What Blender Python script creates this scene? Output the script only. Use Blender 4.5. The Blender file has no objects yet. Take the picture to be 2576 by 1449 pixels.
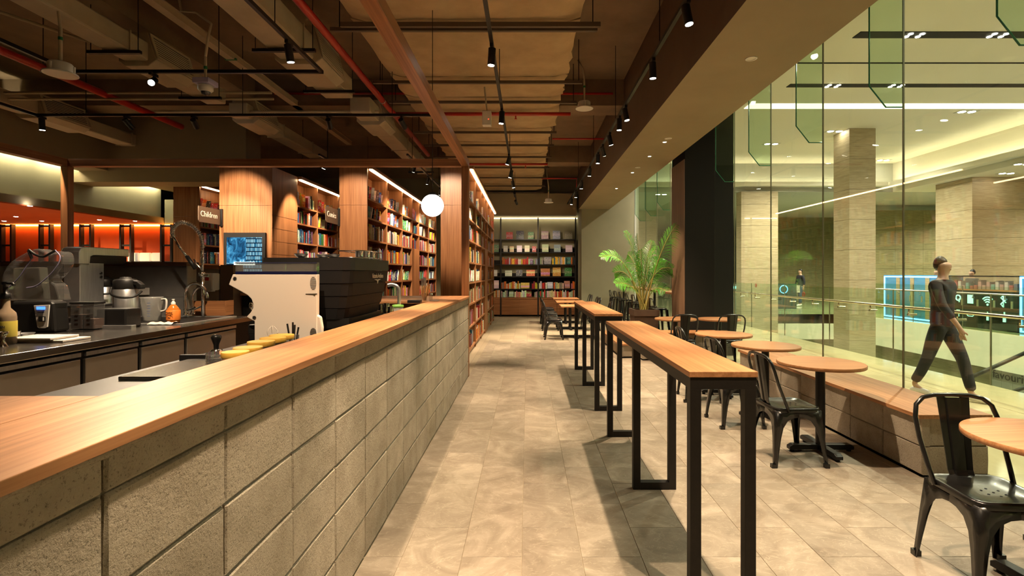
import bpy, bmesh, math, random
from mathutils import Vector, Matrix
random.seed(7)
R = math.radians
sc = bpy.context.scene
col = sc.collection

# ------------------------------------------------------------ camera, world, exposure
F = 1288.0; VX = 1327.0; VY = 687.0; H = 1.5
cd = bpy.data.cameras.new('camera'); cam = bpy.data.objects.new('camera', cd); col.objects.link(cam)
cam.location = (0, 0, H); cam.rotation_euler = (R(90), 0, 0)
cd.sensor_width = 36; cd.lens = 18.0
cd.shift_x = -(VX - 1288) / 2576; cd.shift_y = (VY - 724.5) / 2576
cd.clip_start = 0.05; cd.clip_end = 200
sc.camera = cam
w = bpy.data.worlds.new('world'); sc.world = w; w.use_nodes = True
w.node_tree.nodes['Background'].inputs[0].default_value = (1.0, 0.80, 0.58, 1)
w.node_tree.nodes['Background'].inputs[1].default_value = 0.055
sc.view_settings.view_transform = 'Standard'; sc.view_settings.look = 'None'
sc.view_settings.gamma = 1; sc.view_settings.use_curve_mapping = False
sc.view_settings.exposure = 0.0
cy = sc.cycles
cy.max_bounces = 6; cy.diffuse_bounces = 3; cy.glossy_bounces = 3; cy.transmission_bounces = 4; cy.transparent_max_bounces = 20
cy.caustics_reflective = False; cy.caustics_refractive = False; cy.adaptive_threshold = 0.04
WARM = (1.0, 0.77, 0.52); NEUT = (1.0, 0.86, 0.60); MALL = (1.0, 0.93, 0.74)

def P(x, y, Y):
    """photo pixel at depth Y -> world point"""
    return Vector(((x - VX) / F * Y, Y, H + (VY - y) / F * Y))

# ------------------------------------------------------------ mesh helpers
class MB:
    def __init__(s): s.v = []; s.f = []; s.m = []; s.sm = []; s.c = []
    def _add(s, vs, fs, mi=0, sm=False, c=None):
        b = len(s.v); s.v += [tuple(v) for v in vs]
        for f in fs: s.f.append([i + b for i in f]); s.m.append(mi); s.sm.append(sm); s.c.append(c)
        return s
    def box(s, x0, x1, y0, y1, z0, z1, mi=0, M=None, c=None):
        vs = [Vector((x, y, z)) for z in (z0, z1) for y in (y0, y1) for x in (x0, x1)]
        if M is not None: vs = [M @ v for v in vs]
        return s._add(vs, [(0,2,3,1),(4,5,7,6),(0,1,5,4),(2,6,7,3),(0,4,6,2),(1,3,7,5)], mi, False, c)
    def cham(s, x0, x1, y0, y1, z0, z1, b=.01, mi=0):
        """box with a chamfered top and vertical edges"""
        def ring(z, i): return [(x0+i,y0,z),(x1-i,y0,z),(x1,y0+i,z),(x1,y1-i,z),(x1-i,y1,z),(x0+i,y1,z),(x0,y1-i,z),(x0,y0+i,z)]
        vs = ring(z0, b) + ring(z1-b, b) + [(x0+b,y0+b,z1),(x1-b,y0+b,z1),(x1-b,y0+b,z1),(x1-b,y1-b,z1),(x1-b,y1-b,z1),(x0+b,y1-b,z1),(x0+b,y1-b,z1),(x0+b,y0+b,z1)]
        fs = [[(k+1)%8, k, k+8, (k+1)%8+8][::-1] for k in range(8)] + [[8+k, 8+(k+1)%8, 16+(k+1)%8, 16+k] for k in range(8)]
        fs += [list(range(16,24)), list(range(7,-1,-1))]
        return s._add(vs, fs, mi)
    def cyl(s, p0, p1, r0, r1=None, n=12, caps=True, mi=0, sm=True):
        p0 = Vector(p0); p1 = Vector(p1); r1 = r0 if r1 is None else r1
        d = (p1 - p0).normalized(); a = d.orthogonal().normalized(); b = d.cross(a)
        vs = []
        for p, r in ((p0, r0), (p1, r1)):
            for k in range(n):
                t = 2*math.pi*k/n; vs.append(p + (a*math.cos(t) + b*math.sin(t))*r)
        s._add(vs, [[k, (k+1)%n, n+(k+1)%n, n+k] for k in range(n)], mi, sm)
        if caps: s._add(vs, [list(range(n-1,-1,-1)), list(range(n, 2*n))], mi, False)
        return s
    def tube(s, pts, r, n=8, closed=False, mi=0):
        pts = [Vector(p) for p in pts]; N = len(pts); vs = []
        rr = r if isinstance(r, (list, tuple)) else [r]*N
        a = None
        for i, p in enumerate(pts):
            if closed: d = pts[(i+1)%N] - pts[i-1]
            else: d = pts[min(i+1, N-1)] - pts[max(i-1, 0)]
            d.normalize()
            a = d.orthogonal() if a is None else a - d*a.dot(d)
            if a.length < 1e-5: a = d.orthogonal()
            a.normalize(); b = d.cross(a)
            for k in range(n):
                t = 2*math.pi*k/n; vs.append(p + (a*math.cos(t) + b*math.sin(t))*rr[i])
        fs = []
        for i in range(N if closed else N-1):
            j = (i+1) % N
            for k in range(n): fs.append([i*n+k, i*n+(k+1)%n, j*n+(k+1)%n, j*n+k])
        if not closed: fs += [list(range(n-1,-1,-1)), [(N-1)*n+k for k in range(n)]]
        return s._add(vs, fs, mi, True)
    def lathe(s, prof, c=(0,0,0), n=24, mi=0, sm=True, close=False):
        """prof: (r,z) from bottom to top"""
        c = Vector(c); vs = []
        for r, z in prof:
            for k in range(n):
                t = 2*math.pi*k/n; vs.append(c + Vector((r*math.cos(t), r*math.sin(t), z)))
        m = len(prof); fs = []
        for i in range(m if close else m-1):
            j = (i+1) % m
            for k in range(n): fs.append([i*n+k, i*n+(k+1)%n, j*n+(k+1)%n, j*n+k])
        s._add(vs, fs, mi, sm)
        if not close:
            if prof[0][0] > 1e-4: s._add(vs[:n], [list(range(n-1,-1,-1))], mi)
            if prof[-1][0] > 1e-4: s._add(vs[-n:], [list(range(n))], mi)
        return s
    def prism(s, poly, axis, a, b, mi=0):
        """poly: 2D points; axis 'x': (y,z), 'y': (x,z), 'z': (x,y)"""
        def mk(p, t):
            return {'x': (t, p[0], p[1]), 'y': (p[0], t, p[1]), 'z': (p[0], p[1], t)}[axis]
        n = len(poly); vs = [mk(p, a) for p in poly] + [mk(p, b) for p in poly]
        return s._add(vs, [[k, (k+1)%n, n+(k+1)%n, n+k] for k in range(n)] + [list(range(n-1,-1,-1)), list(range(n,2*n))], mi)
    def quad(s, a, b, c, d, mi=0): return s._add([a,b,c,d], [[0,1,2,3]], mi)
    def mesh(s, name, mats, o=(0,0,0)):
        me = bpy.data.meshes.new(name)
        ox, oy, oz = o
        me.from_pydata([(x-ox, y-oy, z-oz) for x, y, z in s.v], [], s.f)
        for m in (mats if isinstance(mats, (list, tuple)) else [mats]): me.materials.append(m)
        me.polygons.foreach_set('material_index', s.m)
        me.polygons.foreach_set('use_smooth', s.sm)
        if any(c is not None for c in s.c):
            at = me.color_attributes.new('Col', 'FLOAT_COLOR', 'CORNER')
            buf = []
            for f, c in zip(s.f, s.c): buf += list(c or (1,1,1,1)) * len(f)
            at.data.foreach_set('color', buf)
        me.update()
        bm = bmesh.new(); bm.from_mesh(me); bmesh.ops.recalc_face_normals(bm, faces=bm.faces); bm.to_mesh(me); bm.free()
        return me
    def build(s, name, mats, parent=None, o=None, bev=0):
        """verts are world coordinates; stored relative to the parent's (or own) origin o"""
        if o is None: o = parent['_o'] if parent is not None and '_o' in parent else (0,0,0)
        ob = bpy.data.objects.new(name, s.mesh(name, mats, o)); col.objects.link(ob)
        if parent is not None: ob.parent = parent
        else: ob.location = o
        if bev:
            md = ob.modifiers.new('bevel', 'BEVEL'); md.width = bev; md.segments = 2; md.limit_method = 'ANGLE'; md.angle_limit = R(50)
        return ob

def tag(o, label, cat, group=None, kind=None):
    if label: o['label'] = label
    if cat: o['category'] = cat
    if group: o['group'] = group
    if kind: o['kind'] = kind
    return o
def thing(name, label, cat, o=(0,0,0), group=None):
    e = bpy.data.objects.new(name, None); col.objects.link(e); e.location = o; e.empty_display_size = .05
    e['_o'] = tuple(o); return tag(e, label, cat, group)
def struct(ob): ob['kind'] = 'structure'; return ob
def copy_tree(o, parent=None):
    c = o.copy(); col.objects.link(c); c.parent = parent
    for ch in list(o.children): copy_tree(ch, c)
    return c
ORD = ['first','second','third','fourth','fifth','sixth','seventh','eighth','ninth','tenth','eleventh','twelfth','thirteenth','fourteenth','fifteenth','sixteenth','seventeenth','eighteenth','nineteenth','twentieth']
def nth(i): return ORD[i] if i < 20 else str(i+1) + 'th'

# ------------------------------------------------------------ materials
def _new(name):
    m = bpy.data.materials.new(name); m.use_nodes = True; nt = m.node_tree
    return m, nt, nt.nodes, nt.links, nt.nodes['Principled BSDF']
def c4(c): return (c[0], c[1], c[2], 1)
def mat(name, c, rough=.5, metal=0, spec=.5, coat=0, alpha=None):
    m, nt, N, L, b = _new(name)
    b.inputs['Base Color'].default_value = c4(c); b.inputs['Roughness'].default_value = rough
    b.inputs['Metallic'].default_value = metal; b.inputs['Specular IOR Level'].default_value = spec
    b.inputs['Coat Weight'].default_value = coat
    return m
def emit(name, c, s):
    m, nt, N, L, b = _new(name)
    b.inputs['Base Color'].default_value = c4(c)
    b.inputs['Emission Color'].default_value = c4(c); b.inputs['Emission Strength'].default_value = s
    return m
def ramp(N, stops):
    r = N.new('ShaderNodeValToRGB'); e = r.color_ramp.elements
    e[0].position, e[0].color = stops[0][0], c4(stops[0][1]); e[1].position, e[1].color = stops[-1][0], c4(stops[-1][1])
    for p, c in stops[1:-1]:
        k = e.new(p); k.color = c4(c)
    return r
def coords(N, L, scale=(1,1,1), kind='Object', shift=False):
    t = N.new('ShaderNodeTexCoord'); mp = N.new('ShaderNodeMapping'); mp.inputs['Scale'].default_value = scale
    src = t.outputs[kind]
    if shift:   # pieces that share a mesh get their own stretch of the texture
        oi = N.new('ShaderNodeObjectInfo'); va = N.new('ShaderNodeVectorMath'); va.operation = 'ADD'
        sc_v = N.new('ShaderNodeVectorMath'); sc_v.operation = 'SCALE'; sc_v.inputs['Scale'].default_value = 3.7
        L.new(oi.outputs['Location'], sc_v.inputs[0]); L.new(src, va.inputs[0]); L.new(sc_v.outputs[0], va.inputs[1]); src = va.outputs[0]
    L.new(src, mp.inputs[0]); return mp.outputs[0]
def noise(N, L, vec, scale=5, detail=4, rough=.5, dist=0):
    n = N.new('ShaderNodeTexNoise'); n.inputs['Scale'].default_value = scale; n.inputs['Detail'].default_value = detail
    n.inputs['Roughness'].default_value = rough; n.inputs['Distortion'].default_value = dist
    L.new(vec, n.inputs['Vector']); return n.outputs['Fac']
def bump(N, L, b, h, strength=.3, dist=.01):
    k = N.new('ShaderNodeBump'); k.inputs['Strength'].default_value = strength; k.inputs['Distance'].default_value = dist
    L.new(h, k.inputs['Height']); L.new(k.outputs[0], b.inputs['Normal'])
def math_(N, L, op, a, bb):
    m = N.new('ShaderNodeMath'); m.operation = op
    for i, v in enumerate((a, bb)):
        if isinstance(v, (int, float)): m.inputs[i].default_value = v
        else: L.new(v, m.inputs[i])
    return m.outputs[0]
def mixc(N, L, f, a, b, blend='MIX'):
    m = N.new('ShaderNodeMix'); m.data_type = 'RGBA'; m.blend_type = blend
    for i, v in ((0, f), (6, a), (7, b)):
        if isinstance(v, (int, float)): m.inputs[i].default_value = v
        elif isinstance(v, tuple): m.inputs[i].default_value = c4(v)
        else: L.new(v, m.inputs[i])
    return m.outputs[2]
def wood(name, axis, dark, mid, light, rough=.45, fine=70, bmp=.05):
    m, nt, N, L, b = _new(name)
    sc_ = {'x': (1.2, fine, fine), 'y': (fine, 1.2, fine), 'z': (fine, fine, 1.2)}[axis]
    n1 = noise(N, L, coords(N, L, sc_), 1.0, 5, .6)
    sc2 = {'x': (.5, 9, 9), 'y': (9, .5, 9), 'z': (9, 9, .5)}[axis]
    n2 = noise(N, L, coords(N, L, sc2), 1.0, 3, .5, 1.2)
    f = math_(N, L, 'ADD', math_(N, L, 'MULTIPLY', n1, .62), math_(N, L, 'MULTIPLY', n2, .38))
    r = ramp(N, [(.34, dark), (.5, mid), (.66, light)]); L.new(f, r.inputs[0])
    L.new(r.outputs[0], b.inputs['Base Color']); b.inputs['Roughness'].default_value = rough
    b.inputs['Specular IOR Level'].default_value = .4
    bump(N, L, b, n1, bmp, .004); return m
def noisy(name, c0, c1, scale=3, rough=.7, detail=5, bmp=0, bscale=40, metal=0, spec=.4, stretch=(1,1,1), objrand=0):
    m, nt, N, L, b = _new(name)
    n = noise(N, L, coords(N, L, stretch, 'Object', objrand > 0), scale, detail, .6)
    r = ramp(N, [(.3, c0), (.7, c1)]); L.new(n, r.inputs[0]); out = r.outputs[0]
    if objrand:
        oi = N.new('ShaderNodeObjectInfo'); hs = N.new('ShaderNodeHueSaturation')
        v = math_(N, L, 'ADD', math_(N, L, 'MULTIPLY', oi.outputs['Random'], objrand), 1 - objrand/2)
        L.new(v, hs.inputs['Value']); L.new(out, hs.inputs['Color']); out = hs.outputs[0]
    L.new(out, b.inputs['Base Color']); b.inputs['Roughness'].default_value = rough; b.inputs['Metallic'].default_value = metal
    b.inputs['Specular IOR Level'].default_value = spec
    if bmp: bump(N, L, b, noise(N, L, coords(N, L), bscale, 6, .65), bmp, .01)
    return m
def pane(name, tint, refl=1.0):
    """thin sheet glass: clear transmission with mirror-like surface reflection"""
    m, nt, N, L, b = _new(name); N.remove(b)
    t = N.new('ShaderNodeBsdfTransparent'); t.inputs[0].default_value = c4(tint)
    g = N.new('ShaderNodeBsdfGlossy'); g.inputs['Roughness'].default_value = 0.0; g.inputs[0].default_value = (1,1,1,1)
    lw = N.new('ShaderNodeLayerWeight'); lw.inputs[0].default_value = .5
    fr = math_(N, L, 'ADD', math_(N, L, 'MULTIPLY', math_(N, L, 'POWER', lw.outputs['Facing'], 5.0), .9), .035)
    mx = N.new('ShaderNodeMixShader'); L.new(math_(N, L, 'MULTIPLY', fr, refl), mx.inputs[0])
    L.new(t.outputs[0], mx.inputs[1]); L.new(g.outputs[0], mx.inputs[2])
    L.new(mx.outputs[0], N['Material Output'].inputs[0]); return m

def plastic(name, tint, refl, haze):
    """clear moulded plastic: sheet glass with a little milky haze"""
    m = pane(name, tint, refl); N, L = m.node_tree.nodes, m.node_tree.links
    old = N['Material Output'].inputs[0].links[0].from_socket
    d = N.new('ShaderNodeBsdfDiffuse'); d.inputs[0].default_value = (.8,.79,.77,1)
    mx = N.new('ShaderNodeMixShader'); mx.inputs[0].default_value = haze
    L.new(old, mx.inputs[1]); L.new(d.outputs[0], mx.inputs[2]); L.new(mx.outputs[0], N['Material Output'].inputs[0]); return m

WD, WM, WL = (.17,.066,.024), (.285,.118,.046), (.40,.18,.074)
m_woodZ = wood('oak_panel_vertical', 'z', WD, WM, WL, .42, 75)
m_woodY = wood('oak_along', 'y', WD, WM, WL, .4, 75)
m_woodX = wood('oak_across', 'x', WD, WM, WL, .4, 75)
m_topY = wood('oak_top_along', 'y', (.27,.112,.042), (.40,.178,.07), (.52,.255,.11), .46, 60)
m_topX = wood('oak_top_across', 'x', (.28,.118,.045), (.405,.183,.074), (.52,.26,.115), .38, 60)
def block_mat():
    m, nt, N, L, b = _new('concrete_block')
    n1 = noise(N, L, coords(N, L, (1,1,1), 'Object', True), 6, 6, .6)
    r = ramp(N, [(.3,(.33,.275,.205)),(.7,(.46,.395,.31))]); L.new(n1, r.inputs[0])
    n2 = noise(N, L, coords(N, L, (1,1,1), 'Object', True), 150, 3, .7)
    pit = ramp(N, [(.30,(.42,.42,.42)),(.44,(1,1,1))]); L.new(n2, pit.inputs[0])
    c = mixc(N, L, 1.0, r.outputs[0], pit.outputs[0], 'MULTIPLY')
    oi = N.new('ShaderNodeObjectInfo'); hs = N.new('ShaderNodeHueSaturation')
    L.new(math_(N, L, 'ADD', math_(N, L, 'MULTIPLY', oi.outputs['Random'], .2), .92), hs.inputs['Value']); L.new(c, hs.inputs['Color'])
    L.new(hs.outputs[0], b.inputs['Base Color']); b.inputs['Roughness'].default_value = .93; b.inputs['Specular IOR Level'].default_value = .2
    h = math_(N, L, 'ADD', math_(N, L, 'MULTIPLY', n2, .5), noise(N, L, coords(N, L, (1,1,1), 'Object', True), 60, 6, .7))
    bump(N, L, b, h, .85, .008); return m
m_block = block_mat()
m_mortar = noisy('mortar', (.20,.17,.13), (.30,.26,.20), 12, .95, 5, .5, 60)
m_tile = None
def tile_mat():
    m, nt, N, L, b = _new('stone_floor_tile')
    n1 = noise(N, L, coords(N, L, (1,1,1), 'Object', True), 3.2, 8, .62, 1.5)
    r = ramp(N, [(.3,(.185,.145,.105)),(.52,(.262,.212,.158)),(.72,(.37,.305,.235))]); L.new(n1, r.inputs[0])
    n2 = noise(N, L, coords(N, L, (1.5,3,1), 'Object', True), 2.6, 6, .55, 2.5)
    vein = ramp(N, [(.485,(0,0,0)),(.5,(1,1,1)),(.515,(0,0,0))]); L.new(n2, vein.inputs[0])
    c = mixc(N, L, math_(N, L, 'MULTIPLY', vein.outputs[0], .28), r.outputs[0], (.56,.48,.36))
    oi = N.new('ShaderNodeObjectInfo'); hs = N.new('ShaderNodeHueSaturation')
    L.new(math_(N, L, 'ADD', math_(N, L, 'MULTIPLY', oi.outputs['Random'], .22), .9), hs.inputs['Value']); L.new(c, hs.inputs['Color'])
    L.new(hs.outputs[0], b.inputs['Base Color']); b.inputs['Roughness'].default_value = .5; b.inputs['Specular IOR Level'].default_value = .35
    bump(N, L, b, n1, .12, .01); return m
m_tile = tile_mat()
def floor_mat():
    m, nt, N, L, b = _new('stone_floor_far')
    br = N.new('ShaderNodeTexBrick'); mp = coords(N, L, (1,1,1)); rot = N.new('ShaderNodeMapping'); rot.inputs['Rotation'].default_value = (0,0,R(90))
    L.new(mp, rot.inputs[0]); L.new(rot.outputs[0], br.inputs['Vector'])
    br.inputs['Scale'].default_value = 1; br.inputs['Brick Width'].default_value = .628; br.inputs['Row Height'].default_value = .316
    br.inputs['Mortar Size'].default_value = .002
    br.inputs['Color1'].default_value = (.27,.215,.145,1); br.inputs['Color2'].default_value = (.36,.29,.20,1); br.inputs['Mortar'].default_value = (.12,.10,.07,1)
    L.new(br.outputs[0], b.inputs['Base Color']); b.inputs['Roughness'].default_value = .5; return m
m_floor = floor_mat()
m_ceil = noisy('painted_slab', (.175,.12,.073), (.24,.168,.105), 2.2, .9, 6, .25, 14)
m_soffit = noisy('olive_plaster', (.25,.195,.115), (.29,.23,.14), 1.2, .75, 3)
m_fasc = noisy('brown_and_shaded_plaster', (.115,.07,.042), (.14,.088,.052), 1.5, .8, 3)
m_green = noisy('olive_wall', (.235,.215,.135), (.285,.26,.17), 1.0, .8, 3, .1, 60)
m_black = mat('black_powder_coat', (.010,.009,.0085), .42, 0, .35)
m_blackm = mat('matt_black', (.012,.011,.011), .7, 0, .25)
m_frame = noisy('dark_bronze_steel', (.010,.008,.007), (.014,.011,.009), 30, .48, 2, spec=.3)
m_chair = mat('black_gloss_metal', (.008,.0075,.007), .24, 0, .5, .15)
m_steel = noisy('brushed_steel', (.54,.545,.56), (.68,.685,.70), 6, .30, 4, 0, 40, .9, stretch=(1,12,1))
m_steeld = noisy('steel_door', (.46,.42,.36), (.58,.53,.46), 2, .42, 4, .12, 3, 1)
m_worktop = noisy('steel_worktop', (.30,.28,.25), (.40,.375,.34), 3, .2, 4, 0, 40, 1)
m_chrome = mat('chrome', (.75,.74,.72), .08, 1)
m_alu = mat('satin_aluminium', (.55,.53,.5), .35, 1)
m_white = mat('white_plastic', (.72,.68,.62), .35)
m_cream = mat('cream_enamel', (.80,.70,.60), .38)
m_red = mat('red_paint', (.42,.018,.01), .3, 0, .5)
m_orange = noisy('orange_paint', (.50,.075,.012), (.58,.095,.016), 1.5, .7)
m_green_tape = mat('green_tape', (.01,.16,.05), .5)
m_glass = pane('shopfront_glass', (.94,.965,.91), 1.15)
m_fin = pane('glass_fin_tint', (.84,.94,.86), .8)
m_finedge = mat('green_glass_edge', (.02,.16,.09), .15)
m_clear = plastic('clear_plastic', (.90,.89,.87), 3.0, .05)
m_bal = pane('balustrade_glass', (.86,.93,.84), .9)
m_lamp = emit('lamp_lens', (1,.93,.80), 60)
m_strip = emit('warm_led_strip', (1,.70,.38), 22)
m_stripw = emit('far_led_strip', (1,.88,.58), 7)
m_cove = emit('cove_led_strip', (1,.90,.58), 40)
m_globe = emit('opal_globe', (1,.97,.90), 3.2)
m_duct = noisy('galvanised_painted', (.40,.32,.215), (.48,.385,.265), 3, .7)
m_insul = noisy('duct_insulation', (.38,.265,.145), (.52,.375,.215), 2.2, .85, 7, .3, 9)
m_stone = noisy('grey_stone_tile', (.12,.115,.11), (.18,.17,.16), 5, .6, 7, .08, 40, objrand=.12)
m_stonel = noisy('beige_stone_tile', (.24,.20,.15), (.32,.27,.20), 5, .6, 7, .08, 40, objrand=.12)

# ------------------------------------------------------------ lamps that belong to the setting
GAIN = 1.5
def spot(name, loc, aim, watt, ang=60, blend=.5, colr=WARM, r=.03, parent=None):
    ld = bpy.data.lights.new(name, 'SPOT'); ld.energy = watt*GAIN; ld.spot_size = R(ang); ld.spot_blend = blend; ld.color = colr; ld.shadow_soft_size = r
    o = bpy.data.objects.new(name, ld); col.objects.link(o)
    loc = Vector(loc); d = Vector(aim) - loc
    o.rotation_euler = d.to_track_quat('-Z', 'Y').to_euler()
    o.location = loc
    if parent is not None:
        o.location = loc - Vector(parent['_o']); o.parent = parent
    return o
# ============================================================ STRUCTURE
fl = struct(MB().box(-16, 3.42, -3, 18.4, -.2, -.003).build('floor', m_floor))
tw, tl = .316, .628
def tile_mesh(w, l):
    return MB().cham(-w/2+.0012, w/2-.0012, -l/2+.0012, l/2-.0012, -.012, 0, .0016).mesh('floor_tile', m_tile)
tmeshes = {}
def clip_tile(x0, x1, y0, y1):
    k = (round(x1-x0, 3), round(y1-y0, 3))
    if k not in tmeshes: tmeshes[k] = tile_mesh(*k)
    o = bpy.data.objects.new('floor_tile', tmeshes[k]); col.objects.link(o); o.parent = fl
    o.location = ((x0+x1)/2, (y0+y1)/2, 0)
for k in range(-3, 11):
    x0, x1 = -.03 + k*tw, -.03 + (k+1)*tw
    x0 = max(x0, -.858); x1 = min(x1, 3.38)
    if x1 - x0 < .03: continue
    ph = 3.02 if k % 2 == 0 else 2.707
    for j in range(-2, 15):
        y0 = ph + j*tl
        if y0 + tl > 11.6 and k < 7: continue
        if k >= 9 and y0 > 3.4: continue
        if (k >= 7 and y0 > 8.0): continue
        clip_tile(x0, x1, y0, y0+tl)
struct(MB().box(-16, 3.42, -3, 18.4, 4.83, 5.05).build('ceiling', m_ceil))
# down-stand beams
struct(MB().box(-16, 1.66, 8.8, 9.35, 4.38, 4.83).build('trim_1', m_ceil))
struct(MB().box(-5.25, -4.68, -3, 8.8, 4.5, 4.83).build('trim_2', m_ceil))
struct(MB().box(-16, -5.5, 10.0, 10.55, 3.28, 4.83).build('trim_3', m_soffit))
struct(MB().box(-16, 1.66, 13.4, 13.9, 4.4, 4.83).build('trim_4', m_ceil))
# bulkhead (soffit) above the tables
sf = struct(MB().box(1.66, 2.66, -3, 16.6, 3.57, 4.83).build('trim_5', [m_soffit, m_fasc]))
for p in sf.data.polygons:
    if abs(p.normal.x) > .5: p.material_index = 1  # side faces take a darker brown: their shade is put into the colour
# walls
struct(MB().box(-16, 1.9, 18.0, 18.3, 0, 4.83).build('wall_back', m_green))
struct(MB().box(1.75, 3.46, 16.6, 18.3, 0, 4.83).build('wall_back', m_green))
struct(MB().box(-16, 3.4, -3.2, -3, 0, 4.83).build('wall_front', noisy('tan_plaster', (.42,.33,.22), (.48,.38,.26), 1, .8)))
struct(MB().box(-16.2, -16, -3.2, 18.3, 0, 4.83).build('wall_left', m_fasc))
struct(MB().box(-2.2, 1.66, 17.35, 18.0, 3.46, 4.2).build('trim_6', m_soffit))
# column between the shopfront panes
clm = thing('structural_column', 'tall square column, black front and oak side, between shopfront panes', 'column', (3.29, 9.7, 0))
MB().box(2.86, 3.74, 9.30, 10.1, 0, 4.83).build('core', mat('charcoal_laminate', (.012,.011,.009), .85, 0, .15), clm)
MB().box(2.845, 2.86, 9.305, 10.1, 0, 3.57).build('side_panel', wood('oak_dull', 'z', (.10,.055,.03), (.15,.085,.048), (.19,.11,.065), .55, 75), clm)
# shopfront glazing: panes with vertical joints and hanging glass fins
m_joint = mat('silicone_joint', (.16,.15,.09), .5)
GX = 3.40; ys = [-.41 + 1.26*k for k in range(14)]
for k in range(13):
    y0, y1 = ys[k], ys[k+1]
    if 9.0 < y0 < 9.9: y0 = 10.1
    if y0 < 9.3 < y1: y1 = 9.3
    if y0 >= 16.6: break
    y1 = min(y1, 16.58)
    wn = MB().box(GX-.006, GX+.006, y0+.006, y1-.006, 0.0, 4.78).build('window_%d' % (k+1), m_glass, o=(GX, y0, 0)); struct(wn)
    wn['_o'] = (GX, y0, 0)
    MB().box(GX-.007, GX+.007, y0-.005, y0+.005, 0.0, 4.78).build('joint', m_joint, wn)
    if k >= 1 and not (9.0 < ys[k] < 10.0):
        zb = 3.0; y = ys[k]; xi = 3.09
        fn = MB().prism([(GX-.01, zb), (GX-.01, 4.7), (xi, 4.7), (xi, zb+.19), (xi+.15, zb)], 'y', y-.006, y+.006).build('glass_fin', m_fin, wn)
        MB().tube([(GX-.012, y, zb), (xi+.15, y, zb), (xi, y, zb+.19), (xi, y, 4.7)], .0065, 4).build('fin_edge', m_finedge, fn, o=(GX, ys[k] if y0 == ys[k] else y0, 0))
# recessed downlights in the bulkhead
for i, (x, y) in enumerate([(1890,147),(1681,348),(1672,357),(1634,393),(1604,421),(1591,434),(1551,474)]):
    Y = 2.07*F/(687-y); p = P(x, y, Y); r = .055 if i in (0,1,4) else .04
    t = thing('recessed_downlight', nth(i) + ' recessed downlight along the olive bulkhead, counting from the camera', 'downlight', (p.x, p.y, 3.57), 'bulkhead downlights')
    MB().lathe([(r, -.006), (r, .0), (r*.7, .0), (r*.66, -.006)], p, 20, close=True).build('trim_ring', m_white, t)
    MB().lathe([(r*.68, -.002), (r*.68, -.001)], p, 16).build('lens', m_white if i in (0,1,4) else m_lamp, t)

# ============================================================ SERVICE COUNTER
WX = -.857
wall = thing('block_counter', 'long service counter front of rough grey concrete blocks under oak top', 'counter', (WX, 4, 0))
MB().box(-1.13, WX-.012, .2, 7.43, 0, 1.142).build('core', m_mortar, wall)
def block_mesh(l, h, d, seed):
    rnd = random.Random(seed); b = MB(); g = .0035; n = 5
    # face grid with slightly worn edges, facing +X
    vs = []; 
    for j in range(n):
        for i in range(n):
            u = i/(n-1); v = j/(n-1)
            e = min(u, 1-u)*l; e2 = min(v, 1-v)*h
            x = 0 if (e > .004 and e2 > .004) else -.0045 - rnd.random()*.002
            vs.append((x + rnd.uniform(-.001, .001), (-l/2+g) + u*(l-2*g) + (rnd.uniform(-.0015,.0015)), (g) + v*(h-2*g) + rnd.uniform(-.0015,.0015)))
    # move inner rows near the edge
    def idx(i, j): return j*n+i
    for j in range(n):
        for i in range(n):
            x, y, z = vs[idx(i,j)]
            if i == 1: y = -l/2+g+.0055
            if i == n-2: y = l/2-g-.0055
            if j == 1: z = g+.0055
            if j == n-2: z = h-g-.0055
            vs[idx(i,j)] = (x, y, z)
    fs = [[idx(i,j), idx(i+1,j), idx(i+1,j+1), idx(i,j+1)] for j in range(n-1) for i in range(n-1)]
    b._add(vs, fs)
    ring = [idx(i,0) for i in range(n)] + [idx(n-1,j) for j in range(1,n)] + [idx(i,n-1) for i in range(n-2,-1,-1)] + [idx(0,j) for j in range(n-2,0,-1)]
    m = len(ring); base = len(b.v)
    b._add([(-d, vs[r][1], vs[r][2]) for r in ring], [])
    for k in range(m): b.f.append([ring[k], base+k, base+(k+1)%m, ring[(k+1)%m]]); b.m.append(0); b.sm.append(False); b.c.append(None)
    return b.mesh('concrete_block', m_block)
rows = [(.006 + .209*i, .209) for i in range(5)] + [(1.051, .091)]
bvar = {}
def put_block(parent, x, y, z, l, h, rot=0):
    k = (round(l,3), round(h,3)); var = random.randrange(4)
    if (k, var) not in bvar: bvar[(k, var)] = block_mesh(l, h, .06, random.random())
    o = bpy.data.objects.new('concrete_block', bvar[(k, var)]); col.objects.link(o); o.parent = parent
    po = parent['_o']; o.location = (x-po[0]+random.uniform(-.0015,.0015), y-po[1], z-po[2]); o.rotation_euler = (0,0,rot)
for z, h in rows:
    for k in range(-1, 16):
        y0 = 1.0377 + .417*k; y1 = min(y0 + .417, 7.43)
        if y1 - y0 < .05: continue
        put_block(wall, WX, (y0+y1)/2, z, y1-y0, h)
# rough mortar bead under the top
b = MB(); pts = [(WX+.001+random.uniform(-.004,.004), .6+.05*i, 1.136+random.uniform(-.004,.003)) for i in range(137)]
b.tube(pts, .009, 6); b.build('mortar_bead', m_block, wall)
ct = thing('counter_top', 'oak worktop running the length of the block counter', 'worktop', (-1, 4, 1.145))
MB().box(-1.145, -.832, .1, 7.40, 1.145, 1.172).build('top', m_topY, ct, bev=.002)
MB().box(-3.2, -1.1455, .1, 1.366, 1.145, 1.172).build('return_top', m_topY, ct)
MB().box(-2.35, -1.146, 5.95, 7.40, 1.145, 1.172).build('end_return_top', m_topX, ct, bev=.002)
MB().box(-2.33, -1.16, 6.0, 7.35, 0, 1.145).build('end_body', m_woodX, ct)
MB().box(-3.2, -1.16, .12, 1.33, 0, 1.145).build('return_body', m_fasc, ct)
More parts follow.
